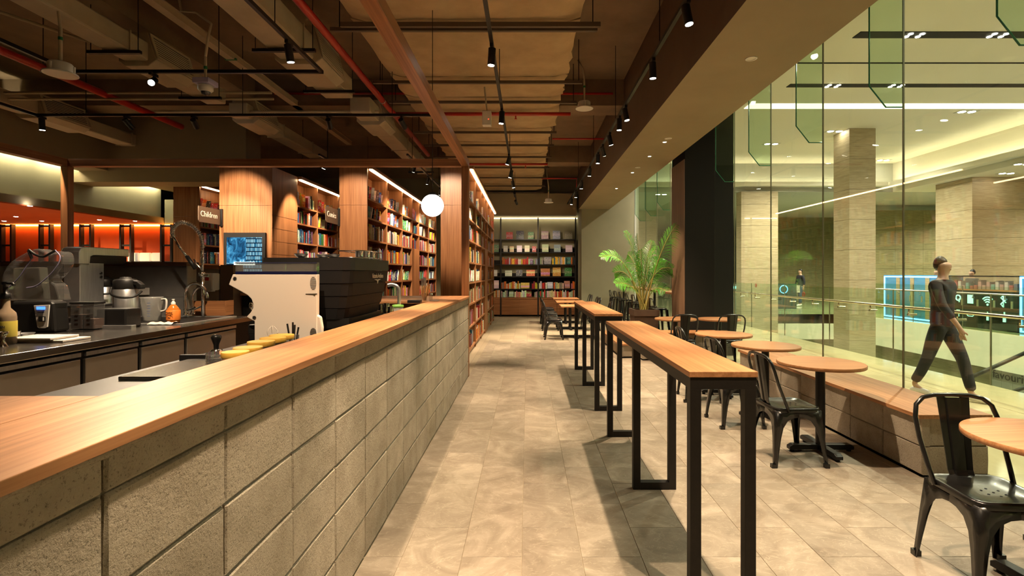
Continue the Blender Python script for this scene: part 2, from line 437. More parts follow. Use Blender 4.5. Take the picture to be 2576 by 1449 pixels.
# inner work counter behind the ledge
ic = thing('bar_workbench', 'dark steel-topped barista bench behind the oak ledge', 'workbench', (-1.4, 3.5, 0))
MB().box(-1.69, -1.146, 1.37, 5.9, 1.04, 1.08).build('top', mat('dark_laminate', (.032,.032,.028), .4), ic, bev=.004)
MB().box(-1.64, -1.16, 1.4, 5.85, 0, 1.04).build('body', m_steeld, ic)

# ============================================================ OAK PORTAL FRAME
pf = thing('oak_portal_frame', 'big oak frame of posts and beams boxing in the coffee bar', 'frame', (-.9, 7.44, 0))
MB().box(-.953, -.852, -.5, 7.39, 3.045, 3.14).build('beam', m_woodY, pf, bev=.002)
MB().box(-6.74, -.852, 7.39, 7.495, 3.045, 3.15).build('beam', m_woodX, pf, bev=.002)
MB().box(-6.74, -6.64, -.5, 7.39, 3.045, 3.15).build('beam', m_woodY, pf, bev=.002)
MB().box(-.956, -.852, 7.41, 7.51, 0, 3.045).build('post', m_woodZ, pf, bev=.002)
MB().box(-6.74, -6.64, 7.39, 7.495, 0, 3.045).build('post', m_woodZ, pf, bev=.002)

# ============================================================ WINDOW BENCH of blocks with oak seat
def bench(label, x0, x1, y0, y1, zt, nrow, faces):
    t = thing('block_bench', label, 'bench', ((x0+x1)/2, (y0+y1)/2, 0))
    MB().box(x0+.03, x1-.01, y0+.03, y1, 0, zt-.03).build('core', m_mortar, t)
    hh = (zt-.03-.02)/nrow
    for r in range(nrow):
        z = .02 + r*hh
        if 'x' in faces:
            y = y0
            while y < y1-.04:
                l = min(.417, y1-y); 
                o_rot = math.pi
                put_block(t, x0+.018, y+l/2, z, l, hh, o_rot); y += l
        if 'y' in faces:
            x = x0+.02
            while x < x1-.04:
                l = min(.26, x1-x)
                put_block(t, x+l/2, y0+.018, z, l, hh, -math.pi/2); x += l
    MB().box(x0+.03, x1, y0+.03, y1, 0, .02).build('plinth', m_blackm, t)
    MB().box(x0-.012, x1, y0-.012, y1, zt-.03, zt).build('seat_board', m_topY if 'x' in faces else m_topX, t, bev=.002)
    return t
bench('long window bench of concrete blocks with an oak seat board', 2.865, 3.388, 3.74, 6.95, .467, 2, 'xy')
bench('short block bench with oak seat in front of the black column', 1.95, 3.385, 8.78, 9.28, .467, 2, 'xy')
bench('low one-course block bench with oak top beside the palm planter', 1.62, 1.94, 9.03, 11.2, .25, 1, 'xy')
# ============================================================ FURNITURE
def side_pt(side, s, z):
    d = .178 + (.43-z)/.43*.035
    if side == 0: return Vector((d, s, z))
    if side == 1: return Vector((-s, d, z))
    if side == 2: return Vector((-d, -s, z))
    return Vector((s, -d, z))
INNER = [(.187,0),(.172,.10),(.150,.22),(.128,.30),(.092,.352),(.045,.374),(0,.380)]
def outer(z): return .178 + (.43-z)/.43*.035
def leg_bm(corner):
    b = MB()
    for side, sg in ((corner, 1), ((corner+1) % 4, -1)):
        vs = []
        zs = [z for _, z in INNER]
        top = [(.0,.43)]
        for (si, z) in INNER: vs.append(side_pt(side, sg*si, z))
        for (si, z) in INNER:
            zo = z if z < .30 else .30 + (z-.30)/.08*.13
            so = outer(zo) if si > .05 else (si if si < .01 else outer(zo)*.6)
            if si < .001: so, zo = 0, .43
            elif si < .06: so, zo = .10, .43
            elif si < .1: so, zo = outer(.43), .43
            vs.append(side_pt(side, sg*so, zo))
        n = len(INNER)
        b._add(vs, [[i, i+1, n+i+1, n+i] for i in range(n-1)], 0, True)
    f = side_pt(corner, outer(0)-.016, 0.0); sgn = Vector((1 if f.x > 0 else -1, 1 if f.y > 0 else -1, 0))
    b.box(f.x-.017, f.x+.017, f.y-.017, f.y+.017, 0, .03)
    return b
def arc(c, r, a0, a1, n): return [(c[0]+r*math.cos(a0+(a1-a0)*i/n), c[1]+r*math.sin(a0+(a1-a0)*i/n)) for i in range(n+1)]
def rsq(h, r, n=5):
    out = []
    for cx, cy, a in ((h-r,h-r,0),(-h+r,h-r,90),(-h+r,-h+r,180),(h-r,-h+r,270)): out += arc((cx,cy), r, R(a), R(a+90), n)
    return out
def make_chair():
    t = thing('metal_chair', '', 'chair')
    b = MB(); rings = [(.181,.418),(.184,.44),(.180,.449),(.168,.452),(.155,.446),(.06,.441)]
    N = 24; vs = []
    for h, z in rings: vs += [(x, y, z) for x, y in rsq(h, h*.3)]
    b._add(vs, [[i*N+k, i*N+(k+1)%N, (i+1)*N+(k+1)%N, (i+1)*N+k] for i in range(len(rings)-1) for k in range(N)] + [[5*N+k for k in range(N)]], 0, True)
    st = b.build('seat', m_chair, t)
    pm_ = MB().lathe([(.0055, .0), (.0055, .0012)], (0, 0, 0), 8).mesh('perforation', m_blackm)
    for k in range(7):
        a = R(60*k); r = 0 if k == 6 else .045
        o = bpy.data.objects.new('perforation', pm_); col.objects.link(o); o.parent = st; o.location = (.03+r*math.cos(a), r*math.sin(a), .4413)
    for k in range(4):
        o = leg_bm(k).build('leg', m_chair, t)
        md = o.modifiers.new('thick', 'SOLIDIFY'); md.thickness = .004
    pts = []
    side = [(-.085,.190,.425),(-.125,.198,.52),(-.175,.205,.64),(-.205,.205,.74)]
    pts += side
    pts += [(-.222,.19,.80),(-.232,.15,.835),(-.237,.09,.848),(-.238,0,.85),(-.237,-.09,.848),(-.232,-.15,.835),(-.222,-.19,.80)]
    pts += [(x,-y,z) for x, y, z in side[::-1]]
    MB().tube(pts, .0115, 8).build('back_frame', m_chair, t)
    b = MB(); prof = [(-.165,.062,.447),(-.178,.063,.47),(-.19,.066,.55),(-.212,.074,.70),(-.232,.082,.838)]
    vs = []; 
    for x, hw, z in prof: vs += [(x, -hw, z), (x-.004, -hw*.45, z), (x+.004, -hw*.4, z), (x+.004, hw*.4, z), (x-.004, hw*.45, z), (x, hw, z)]
    b._add(vs, [[i*6+k, i*6+k+1, i*6+k+7, i*6+k+6] for i in range(len(prof)-1) for k in range(5)], 0, False)
    o = b.build('backrest', m_chair, t); md = o.modifiers.new('thick', 'SOLIDIFY'); md.thickness = .004
    return t
chair0 = make_chair(); used = [False]
def place_chair(x, y, rz, label, group):
    c = chair0 if not used[0] else copy_tree(chair0); used[0] = True
    c.location = (x, y, 0); c.rotation_euler = (0, 0, R(rz)); tag(c, label, 'chair', group); return c
G1 = 'black metal cafe chairs'
place_chair(2.25, 2.50, -94, 'nearest black metal chair, back towards window bench, tucked under round table', G1)
place_chair(2.96, 2.62, -100, 'black metal chair cut off by the right edge of the photo', G1)
place_chair(2.10, 4.15, 2, 'black metal chair at second round table, facing the bench', G1)
place_chair(2.07, 5.13, 3, 'black metal chair at third round table, behind the long bar table', G1)
place_chair(2.05, 6.13, -3, 'black metal chair at fourth round table, mostly behind bar table', G1)
place_chair(2.46, 8.22, 92, 'black metal chair seen from behind, at round table before column', G1)
place_chair(3.20, 8.20, 88, 'black metal chair seen from behind, nearest the glass by the column', G1)

def make_round():
    t = thing('round_table', '', 'table')
    r = .335
    MB().lathe([(r-.004,.722),(r,.726),(r,.746),(r-.003,.75)], (0,0,0), 56).build('table_top', m_topX, t)
    MB().cyl((0,0,.03), (0,0,.715), .037, n=20).build('column', m_black, t)
    MB().box(-.17,.17,-.022,.022,.704,.722).box(-.022,.022,-.17,.17,.704,.722).build('top_bracket', m_black, t)
    b = MB(); L_ = .27
    for ax in (0, 1):
        poly = [(-L_,.018),(-L_,.045),(-L_+.03,.062),(L_-.03,.062),(L_,.045),(L_,.018)]
        b.prism(poly, 'y' if ax == 0 else 'x', -.029, .029)
    b.build('base', m_black, t, bev=.003)
    for dx, dy in ((1,0),(-1,0),(0,1),(0,-1)):
        MB().cyl((dx*(L_-.03), dy*(L_-.03), 0), (dx*(L_-.03), dy*(L_-.03), .018), .018, n=10).build('foot', m_blackm, t)
    return t
rt = make_round()
RT = [(2.40,2.33,'nearest round oak cafe table, cut off by the right photo edge'),(2.47,4.32,'second round oak table from the camera, beside the window bench'),
      (2.49,5.36,'third round oak table from the camera, beside the window bench'),(2.43,6.35,'fourth round oak table from the camera, beside the window bench'),
      (2.455,8.50,'round oak table in front of the oak side of the column'),(3.16,8.45,'round oak table in front of the black face of the column')]
for i, (x, y, lb) in enumerate(RT):
    t = rt if i == 0 else copy_tree(rt)
    t.location = (x, y, 0); t.rotation_euler = (0,0,R([6,0,2,-3,1,0][i])); tag(t, lb, 'table', 'round cafe tables')

def make_bar(y0, y1, label):
    x0, x1, z = .727, 1.036, 1.057
    t = thing('bar_table', label, 'table', ((x0+x1)/2, (y0+y1)/2, 0), 'long bar tables')
    MB().box(x0, x1, y0, y1, z-.026, z).build('table_top', m_topY, t, bev=.002)
    a, b_ = x0+.006, x1-.006; s = .05
    for (xa, xb) in ((a, a+s), (b_-s, b_)): MB().box(xa, xb, y0+.006, y1-.006, z-.08, z-.026).build('rail', m_frame, t)
    ym = y0 + (y1-y0)*.51
    for y in (y0+.006, ym, y1-.056):
        for (xa, xb) in ((a, a+s), (b_-s, b_)): MB().box(xa, xb, y, y+s, .0, z-.08).build('leg', m_frame, t, bev=.0015)
        MB().box(a+s, b_-s, y, y+s, .0, .05).build('floor_bar', m_frame, t)
        MB().box(a+s, b_-s, y, y+s, z-.08, z-.026).build('cross_rail', m_frame, t)
    return t
make_bar(2.30, 4.74, 'nearest long narrow oak bar table on black steel legs')
make_bar(5.56, 7.99, 'farther long narrow oak bar table on black steel legs')

# far dining tables with chairs on both sides
for i, (y0, y1) in enumerate(((11.5,12.35),(13.3,14.15),(15.0,15.85))):
    t = thing('dining_table', nth(i) + ' square oak dining table beyond the bar tables, counting away', 'table', (1.15, (y0+y1)/2, 0), 'far dining tables')
    MB().box(.76, 1.52, y0, y1, .725, .75).build('table_top', m_topX, t, bev=.002)
    yc = (y0+y1)/2
    MB().cyl((1.14, yc, .05), (1.14, yc, .725), .04, n=12).build('column', m_black, t)
    MB().box(.8, 1.48, yc-.03, yc+.03, 0, .06).box(1.11, 1.17, yc-.3, yc+.3, 0, .06).build('base', m_black, t, bev=.006)
    for j, yy in enumerate((yc-.22, yc+.26)):
        place_chair(.60, yy, 0, 'black metal chair, aisle side, %s place at %s dining table' % (('near','far')[j], nth(i)), G1)
        if not (i == 0 and j == 1):
            place_chair(1.68, yy, 180, 'black metal chair, window side, %s place at %s dining table' % (('near','far')[j], nth(i)), G1)

# window bar and stools beyond the column
wb = thing('window_bar', 'narrow oak bar counter along the glass behind the palm', 'counter', (3.2, 13.3, 0))
MB().box(3.02, 3.38, 10.25, 16.55, 1.055, 1.09).build('bar_top', m_topY, wb, bev=.002)
for y in (10.35, 12.4, 14.4, 16.4): MB().box(3.06, 3.11, y, y+.05, 0, 1.055).build('leg', m_black, wb)
def make_stool():
    t = thing('bar_stool', '', 'stool')
    b = MB(); vs = []
    for h, z in ((.150,.735),(.155,.755),(.145,.765),(.06,.757)): vs += [(x,y,z) for x, y in rsq(h, h*.35, 4)]
    b._add(vs, [[i*20+k, i*20+(k+1)%20, (i+1)*20+(k+1)%20, (i+1)*20+k] for i in range(3) for k in range(20)] + [[60+k for k in range(20)]], 0, True)
    b.build('seat', m_chair, t)
    for sx in (-1,1):
        for sy in (-1,1):
            MB().cyl((sx*.135, sy*.135, .74), (sx*.205, sy*.205, 0), .034, .017, 6, sm=False).build('leg', m_chair, t)
    MB().tube([(.177,.177,.28),(-.177,.177,.28),(-.177,-.177,.28),(.177,-.177,.28)], .009, 6, True).build('footrest', m_chair, t)
    MB().tube([(-.12,.15,.74),(-.17,.165,.90),(-.18,.14,.96),(-.182,0,.975),(-.18,-.14,.96),(-.17,-.165,.90),(-.12,-.15,.74)], .010, 6).build('back_frame', m_chair, t)
    MB().box(-.19,-.183,-.05,.05,.76,.97).build('backrest', m_chair, t)
    return t
st0 = make_stool()
for i, y in enumerate((10.75, 11.5, 12.5, 13.3, 14.3, 15.1, 15.9)):
    t = st0 if i == 0 else copy_tree(st0)
    t.location = (2.74, y, 0); t.rotation_euler = (0,0,R((8,-6,3,0,-4,7,0)[i])); tag(t, nth(i) + ' black metal bar stool at the window bar, counting from the column', 'stool', 'bar stools at the window bar')

# ---------------------------------------------------------- potted palm
pl = thing('planter_box', 'square dark brown planter holding the areca palm', 'planter', (2.27, 10.0, 0))
m_pot = noisy('brown_planter', (.045,.024,.014), (.06,.034,.02), 8, .5)
x0, x1 = 2.03, 2.52
MB()._add([(x0+.05,9.81,0),(x1-.05,9.81,0),(x1-.05,10.2,0),(x0+.05,10.2,0),(x0+.012,9.77,.68),(x1-.012,9.77,.68),(x1-.012,10.24,.68),(x0+.012,10.24,.68)],
          [[3,2,1,0],[0,1,5,4],[1,2,6,5],[2,3,7,6],[3,0,4,7]]).build('pot_body', m_pot, pl)
MB().box(x0,x1,9.75,9.79,.68,.80).box(x0,x1,10.22,10.26,.68,.80).box(x0,x0+.04,9.79,10.22,.68,.80).box(x1-.04,x1,9.79,10.22,.68,.80).build('rim', m_pot, pl)
MB().box(x0+.03,x1-.03,9.78,10.23,.70,.74).build('soil', noisy('soil', (.02,.012,.008), (.05,.03,.02), 30, .95), pl)
pm = thing('areca_palm', 'bright green areca palm with arching fronds in brown planter', 'plant', (2.27, 10.0, .74))
m_leaf = noisy('palm_leaf', (.025,.11,.010), (.085,.30,.018), 4, .38, 3, objrand=.7)
m_stem = noisy('palm_stem', (.20,.20,.04), (.36,.25,.07), 10, .55, stretch=(1,1,.3))
FR = [((1513,646),(1562,600),-.25),((1573,583),(1590,620),.1),((1604,590),(1605,640),-.2),((1640,607),(1622,655),.2),((1701,566),(1668,610),-.85),
      ((1546,686),(1578,650),.25),((1690,676),(1655,640),-.3),((1549,714),(1585,690),-.4),((1674,732),(1650,695),-.45),((1580,640),(1598,640),.35),
      ((1660,650),(1640,650),.4),((1612,630),(1612,670),-.35),((1583,705),(1600,690),.1),((1655,690),(1640,680),.25),((1596,655),(1605,680),-.15),((1648,622),(1632,660),-.1)]
rp = random.Random(3)
for i, (tip, ctl, dy) in enumerate(FR):
    bx = 1622 + rp.uniform(-12, 12); base = P(bx, 780, 10.0 + dy*.2); base.z = .72
    c_ = P(ctl[0]*.75 + bx*.25, ctl[1], 10 + dy*.5); t_ = P(tip[0], tip[1], 10 + dy)
    c_ = base*.1 + c_*.9
    pts = []
    n = 26
    for k in range(n+1):
        u = k/n; pts.append(base*(1-u)**2 + c_*2*u*(1-u) + t_*u*u)
    st = MB().tube(pts, [.013*(1-.85*k/n)+.0015 for k in range(n+1)], 5).build('frond', m_stem, pm)
    b = MB(); Ls = 32; roll = rp.uniform(R(35), R(80))*rp.choice((-1,1))
    for j in range(Ls):
        u = .34 + .66*j/(Ls-1); p = base*(1-u)**2 + c_*2*u*(1-u) + t_*u*u
        d = ((c_-base)*2*(1-u) + (t_-c_)*2*u).normalized()
        sd = d.cross(Vector((0,.35,1))).normalized()
        if sd.length < .1: sd = Vector((1,0,0))
        up = sd.cross(d).normalized()
        sd, up = sd*math.cos(roll) + up*math.sin(roll), up*math.cos(roll) - sd*math.sin(roll)
        ln = .25*math.sin(math.pi*min(1, .18+.8*(u-.34)/.66))**.8 + .04
        for sg in (-1, 1):
            dirv = (d*.62 + sd*sg*.8 + up*.22 + Vector((rp.uniform(-.12,.12), rp.uniform(-.12,.12), rp.uniform(-.1,.1)))).normalized()
            q1 = p + dirv*ln*.55; q2 = p + dirv*ln + Vector((0,0,-.30*ln))
            wv = dirv.cross(up).normalized()*.0065 
            b._add([p-wv*.4, p+wv*.4, q1+wv, q1-wv, q2], [[0,1,2,3],[3,2,4]])
    b.build('leaflets', m_leaf, st, o=(2.27,10.0,.74))['kind'] = 'stuff'
# ============================================================ TRACK LIGHTING
def rail(label, pts, hangers):
    o = pts[0]; t = thing('lighting_track', label, 'track', (o[0], o[1], o[2]))
    for a, b_ in zip(pts[:-1], pts[1:]):
        x0, x1 = sorted((a[0], b_[0])); y0, y1 = sorted((a[1], b_[1]))
        MB().box(x0-.017, x1+.017, y0-.017, y1+.017, a[2], a[2]+.036).build('rail', m_black, t)
    for h in hangers: MB().cyl((h[0], h[1], o[2]+.036), (h[0], h[1], 4.83), .005, n=5, caps=False).build('hanger_rod', m_frame, t)
    return t
sp_mesh = {}
def spotlight(x, y, z, aim, label, group, watt=260, ang=58, colr=WARM, on=True):
    t = thing('track_spotlight', label, 'spotlight', (x, y, z), group)
    MB().box(x-.016, x+.016, y-.055, y+.055, z-.03, z).build('adapter', m_black, t)
    pv = Vector((x, y, z-.085)); d = (Vector(aim) - pv).normalized()
    MB().cyl((x, y, z-.03), pv, .009, n=8).build('stem', m_black, t)
    a = pv - d*.055; e = pv + d*.105
    hd = MB().cyl(a, e, .036, n=18).build('lamp_head', m_black, t)
    MB().cyl(e+d*.0005, e+d*.002, .031, n=18).build('lens', m_lamp if on else m_white, hd, o=(x,y,z))
    if watt: spot('lamp', e + d*.02, e + d*3, watt, ang, .55, colr, .028, t)
    return t
Z = 3.70
rail('long black lighting track over the aisle along the duct', [(-.345,.3,Z),(-.345,16.6,Z)], [(-.345,y,0) for y in (2,6.3,10,14)])
for i, (y, dx) in enumerate(((1.5,-.35),(2.9,-.3),(4.95,-.25),(6.88,-.3),(9.5,-.4),(10.8,-.3),(12.06,.2),(13.7,.3),(15.2,.1))):
    aim = (-.345+dx, y+.15, 0) if i < 4 else (-.345+dx*2.5, y+.3, .6)
    if i == 7: aim = (-.1, 17.6, 1.6)
    if i == 8: aim = (.6, 17.6, 1.9)
    spotlight(-.345, y, Z, aim, (nth(i-2)+' black spotlight in view along the central aisle track' if i > 1 else ('nearer','farther')[i]+' spotlight on the aisle track right overhead'), 'aisle track spotlights', 380 if i < 4 else 430 if i < 7 else 110, 42 if i < 4 else 54)
rail('black lighting track along the shaded brown bulkhead face', [(1.29,.3,Z),(1.29,16.4,Z)], [(1.29,y,0) for y in (2.4,5.0,7.5,10,13)])
for i, (y, ax, ay) in enumerate(((1.4,1.25,1.8),(2.5,1.32,2.7),(4.15,1.9,3.8),(5.28,1.45,5.5),(6.75,2.0,6.6),(7.2,1.3,7.3),(8.05,2.3,8.6),(8.8,2.3,10.0),(9.38,1.2,9.5),(10.6,1.1,11.4),(12.2,1.1,12.6),(13.6,1.1,14),(15.0,1.2,15.4))):
    spotlight(1.29, y, Z, (ax, ay, 0 if i != 7 else 1.2), (nth(i-2)+' black spotlight in view along the bulkhead track' if i > 1 else ('nearer','farther')[i]+' spotlight on the bulkhead track right overhead'), 'bulkhead track spotlights', 330, 58)
rail('black lighting track loop above the coffee bar', [(-2.27,.2,Z),(-2.27,5.64,Z),(-5.02,5.64,Z),(-5.02,.5,Z)], [(-2.27,2,0),(-2.27,4.6,0),(-3.4,5.64,0),(-5.02,4,0)])
spotlight(-2.27, 4.87, Z, (-2.0, 5.3, 1), 'black spotlight on right arm of coffee bar track loop', 'coffee bar spotlights', 330, 60)
spotlight(-4.12, 5.64, Z, (-2.6, 2.2, 1.6), 'dazzling spotlight aimed at the camera from coffee bar track', 'coffee bar spotlights', 330, 70)
rail('short black lighting track right above the oak ledge, near the camera', [(-1.14,.4,Z),(-1.14,3.9,Z)], [(-1.14,1,0),(-1.14,3.6,0)])
spotlight(-1.14, 1.1, Z, (-1.42, 2.95, 1.25), 'near spotlight of the pair right above the oak ledge', 'ledge spotlights', 260, 46)
spotlight(-1.14, .7, Z, (-1.1, .9, 1.17), 'added spotlight right over the near end of the oak ledge', 'ledge spotlights', 75, 84)  # unseen extra lamp, added to brighten the near counter top
spotlight(-1.14, 3.6, Z, (-.8, 4.4, 0), 'far spotlight of the pair right above the oak ledge', 'ledge spotlights', 190, 74)
spotlight(-2.27, 3.4, Z, (-3.1, 3.6, 1.1), 'black spotlight on the bar track loop, above the steel counter', 'coffee bar spotlights', 420, 70)
rail('black lighting track across the room behind the coffee bar', [(-6.9,4.5,Z),(-6.9,7.19,Z),(-1.2,7.19,Z)], [(-6.2,7.19,0),(-4,7.19,0),(-1.9,7.19,0)])
for i, (x, aim) in enumerate(((-6.82,(-6.9,7.5,0)),(-5.62,(-5.3,9.0,2.2)),(-4.68,(-5.2,9.2,2.55)),(-2.79,(-3.1,9.15,2.5)),(-1.76,(-1.35,9.15,2.5)))):
    spotlight(x, 7.19, Z, aim, nth(i)+' black spotlight from the left on the cross track', 'cross track spotlights', (200,380,430,320,300)[i], 44)
rail('black lighting track over the book aisle left of the lit globe', [(-2.25,9.6,Z),(-2.25,16.5,Z)], [(-2.25,y,0) for y in (10,13,16)])
for i, (y, aim) in enumerate(((10.2,(-2.9,11,1.7)),(11.6,(-2.9,12.3,1.7)),(13.2,(-2.9,14,1.7)),(14.8,(-2.9,15.5,1.7)))):
    spotlight(-2.25, y, Z, aim, nth(i)+' black spotlight on the track left of the globe lamp', 'book aisle spotlights', 300, 70)
rail('black lighting track over the comics shelves', [(-3.9,9.6,Z),(-3.9,13,Z)], [(-3.9,10,0),(-3.9,12.5,0)])
for i, (y, aim) in enumerate(((9.9,(-4.7,10.0,1.9)),(10.9,(-4.6,11.2,1.8)))):
    spotlight(-3.9, y, Z, aim, nth(i)+' black spotlight on the track over the comics shelves', 'comics shelf spotlights', 260, 60)
# pendant globe
p = P(1088, 517, 5.39)
g = thing('globe_pendant', 'glowing white globe pendant hanging over the counter end', 'pendant lamp', (p.x, p.y, p.z))
b = MB(); r = .117
b.lathe([(r*math.sin(R(a)) if 0 < a < 176 else (.0005 if a == 0 else r*math.sin(R(a))), -r*math.cos(R(a))) for a in range(0, 168, 8)], p, 32)
b.build('globe', m_globe, g)
MB().lathe([(.036,.108),(.038,.122),(.03,.135),(.008,.14)], p, 16).build('cap', m_black, g)
MB().cyl((p.x,p.y,p.z+.14), (p.x,p.y,4.3), .004, n=6).build('cord', m_black, g)
# ============================================================ CEILING SERVICES
# wide insulated air duct over the aisle
m_angle = mat('brown_steel_angle', (.10,.068,.045), .6)
du = thing('insulated_duct', 'wide tan wrapped air duct running above the aisle', 'duct', (-.68, 8, 4.3))
def pillow(x0, x1, y0, y1, zb, zt, seed):
    rnd = random.Random(seed); b = MB(); nx, ny = 14, 9; vs = []
    for j in range(ny+1):
        for i in range(nx+1):
            u, v = i/nx, j/ny
            sag = .045*math.sin(math.pi*v)**.6*math.sin(math.pi*u)**.35 + rnd.uniform(-.006,.006)
            ex = (rnd.uniform(-.02,.02) if i in (0,nx) else 0)
            vs.append((x0+(x1-x0)*u+ex, y0+(y1-y0)*v, zb - sag + (.05 if i in (0,nx) else 0)))
    fs = [[j*(nx+1)+i, j*(nx+1)+i+1, (j+1)*(nx+1)+i+1, (j+1)*(nx+1)+i] for j in range(ny) for i in range(nx)]
    b._add(vs, fs, 0, True)
    for i in (0, nx):
        base = len(b.v); ring = [vs[j*(nx+1)+i] for j in range(ny+1)]
        b._add(ring + [(x, y, zt) for x, y, z in ring], [[j, j+1, ny+1+j+1, ny+1+j] for j in range(ny)], 0, True)
    for j in (0, ny):
        ring = [vs[j*(nx+1)+i] for i in range(nx+1)]
        b._add(ring + [(x, y, zt) for x, y, z in ring], [[i, i+1, nx+1+i+1, nx+1+i] for i in range(nx)], 0, False)
    return b
dy = [-.6, 1.2, 3.0, 4.5, 5.72, 7.3, 8.15, 9.9, 10.9, 12.0, 13.2, 14.6, 16.0, 17.3]
for k in range(len(dy)-1):
    xr = .66 - .02*k if dy[k] < 8.5 else .46
    pillow(-1.97, xr, dy[k]+.012, dy[k+1]-.012, 4.30, 4.62, k).build('wrapped_section', m_insul, du)
for y in dy[2:]:
    xr = .78 if y < 8.5 else .56
    MB().box(-2.2, xr, y-.02, y+.02, 4.20, 4.24).build('support_bar', m_angle, du)
    for x in (-2.1, xr-.05): MB().cyl((x,y,4.2), (x,y,4.83), .006, n=5, caps=False).build('hanger_rod', m_frame, du)
MB().box(-2.05, .80, 5.60, 5.64, 4.20, 4.25).build('support_bar', m_angle, du)

def grille_box(parent, x0, x1, y0, y1, z0, z1):
    MB().prism([(x0, z1), (x0, z0+.06), (x0+.08, z0), (x1-.10, z0), (x1, z0+.07), (x1-.10, z1)], 'y', y0, y1).build('plenum_box', m_duct, parent, bev=.012)
    # sloped grille on the +X side
    ax, az, bx, bz = x1+.004, z0+.085, x1-.092, z1-.01
    fr = MB(); dx, dz = bx-ax, bz-az
    def q(u): return (ax+dx*u, az+dz*u)
    for (u0, u1, v0, v1) in ((0,1,0,.06),(0,1,.94,1),(0,.10,.06,.94),(.90,1,.06,.94)):
        (xa, za), (xb, zb) = q(u0), q(u1); ya, yb = y0+(y1-y0)*v0, y0+(y1-y0)*v1
        fr._add([(xa,ya,za),(xa,yb,za),(xb,yb,zb),(xb,ya,zb),(xa+.012,ya,za+.002),(xa+.012,yb,za+.002),(xb+.012,yb,zb+.002),(xb+.012,ya,zb+.002)],
                [[0,1,2,3],[4,5,6,7],[0,1,5,4],[1,2,6,5],[2,3,7,6],[3,0,4,7]])
    g = fr.build('grille', m_duct, parent)
    for k in range(8):
        (xa, za), (xb, zb) = q(.13+.095*k), q(.13+.095*k+.05)
        MB()._add([(xa+.004,y0+.03,za),(xa+.004,y1-.03,za),(xb+.010,y1-.03,zb),(xb+.010,y0+.03,zb)], [[0,1,2,3]]).build('louvre', m_duct, g, o=parent['_o'])
    (xa, za), (xb, zb) = q(.08), q(.92)
    MB()._add([(xa+.001,y0+.03,za),(xa+.001,y1-.03,za),(xb+.001,y1-.03,zb),(xb+.001,y0+.03,zb)], [[0,1,2,3]]).build('dark_void', m_blackm, g, o=parent['_o'])
def air_duct(label, xa, xb, za, zb, segs, boxes):
    t = thing('air_duct', label, 'duct', ((xa+xb)/2, segs[0][0], za))
    for (y0, y1) in segs:
        MB().box(xa, xb, y0, y1, za, zb).build('duct_run', m_duct, t, bev=.02)
        for k in range(1, int((y1-y0)/1.25)+1):
            y = y0 + 1.25*k
            MB().box(xa-.015, xb+.015, y-.008, y+.008, za-.015, zb+.01).build('flange', m_duct, t)
        MB().box(xa-.15, xb+.15, y1-.4, y1-.36, za-.05, za-.015).build('support_bar', m_frame, t)
        for x in (xa-.12, xb+.12): MB().cyl((x,y1-.38,za-.03), (x,y1-.38,4.83), .005, n=5, caps=False).build('hanger_rod', m_frame, t)
    for (y0, y1) in boxes: grille_box(t, xa-.06, xb+.10, y0, y1, za-.06, zb+.12)
air_duct('left painted air duct with two louvred outlets over coffee bar', -4.76, -4.47, 4.0, 4.22, [(-.5,6.1),(6.7,7.6),(8.15,11.5)], [(6.03,6.75),(8.35,9.05)])
air_duct('painted air duct with louvred outlet left of the red pipe', -2.92, -2.52, 4.02, 4.30, [(-.5,6.1),(6.7,7.4)], [(6.03,6.77)])
air_duct('painted air duct near the oak beam with far louvred outlet', -2.78, -2.46, 4.02, 4.26, [(8.0,13.0)], [(8.5,9.2)])
air_duct('far left painted air duct with louvred outlet', -7.95, -7.65, 3.98, 4.2, [(7.4,10.6)], [(8.0,8.85)])
# cable trunking and conduits
tr = thing('cable_trunking', 'long tan cable trunking slanting above the coffee bar', 'trunking', (-4.0, 4, 4.4))
MB().box(-4.06, -3.95, -.5, 11.5, 4.38, 4.45).build('channel', m_duct, tr)
MB().box(-4.075, -3.935, -.5, 11.5, 4.45, 4.46).build('lid', m_duct, tr)
for k, y in enumerate((4.2, 6.9)): MB().box(-4.08,-3.93,y,y+.03,4.375,4.40).build('green_mark', m_green_tape, tr)
def pipe(label, pts, r, m, name='pipe', cat='pipe', heads=(), clamps=()):
    t = thing(name, label, cat, pts[0])
    MB().tube(pts, r, 12).build('pipe_run', m, t)
    for h in heads:
        MB().cyl(h, (h[0],h[1],h[2]-.05), .012, n=8).cyl((h[0],h[1],h[2]-.05),(h[0],h[1],h[2]-.06),.022, n=10).build('sprinkler_head', m_red, t)
    for c in clamps:
        MB().tube([(c[0]+(r+.008)*math.cos(a*.7854), c[1], c[2]+(r+.008)*math.sin(a*.7854)) for a in range(8)], .006, 5, True).build('clamp', m_alu, t)
        MB().cyl((c[0],c[1],c[2]+r), (c[0],c[1],4.83), .005, n=5, caps=False).build('hanger_rod', m_frame, t)
    return t
pipe('big red sprinkler main slanting beside the oak beam', [(-2.27,-.5,4.2),(-2.27,11.7,4.2)], .045, m_red, 'sprinkler_pipe', clamps=[(-2.27,8.0,4.2),(-2.27,3.6,4.2)])
pipe('red sprinkler pipe slanting at the far left over coffee bar', [(-6.15,2,4.1),(-6.15,9.1,4.1)], .05, m_red, 'sprinkler_pipe', clamps=[(-6.15,6.5,4.1)])
pipe('thin red pipe across the room under the ceiling beam', [(-4.3,8.7,4.55),(1.45,8.7,4.55)], .02, m_red, 'sprinkler_pipe')
pipe('red cross pipe below the wrapped duct with one sprinkler head', [(-2.27,8.69,4.2),(.73,8.69,4.2)], .032, m_red, 'sprinkler_pipe', heads=[(-.2,8.69,4.17)])
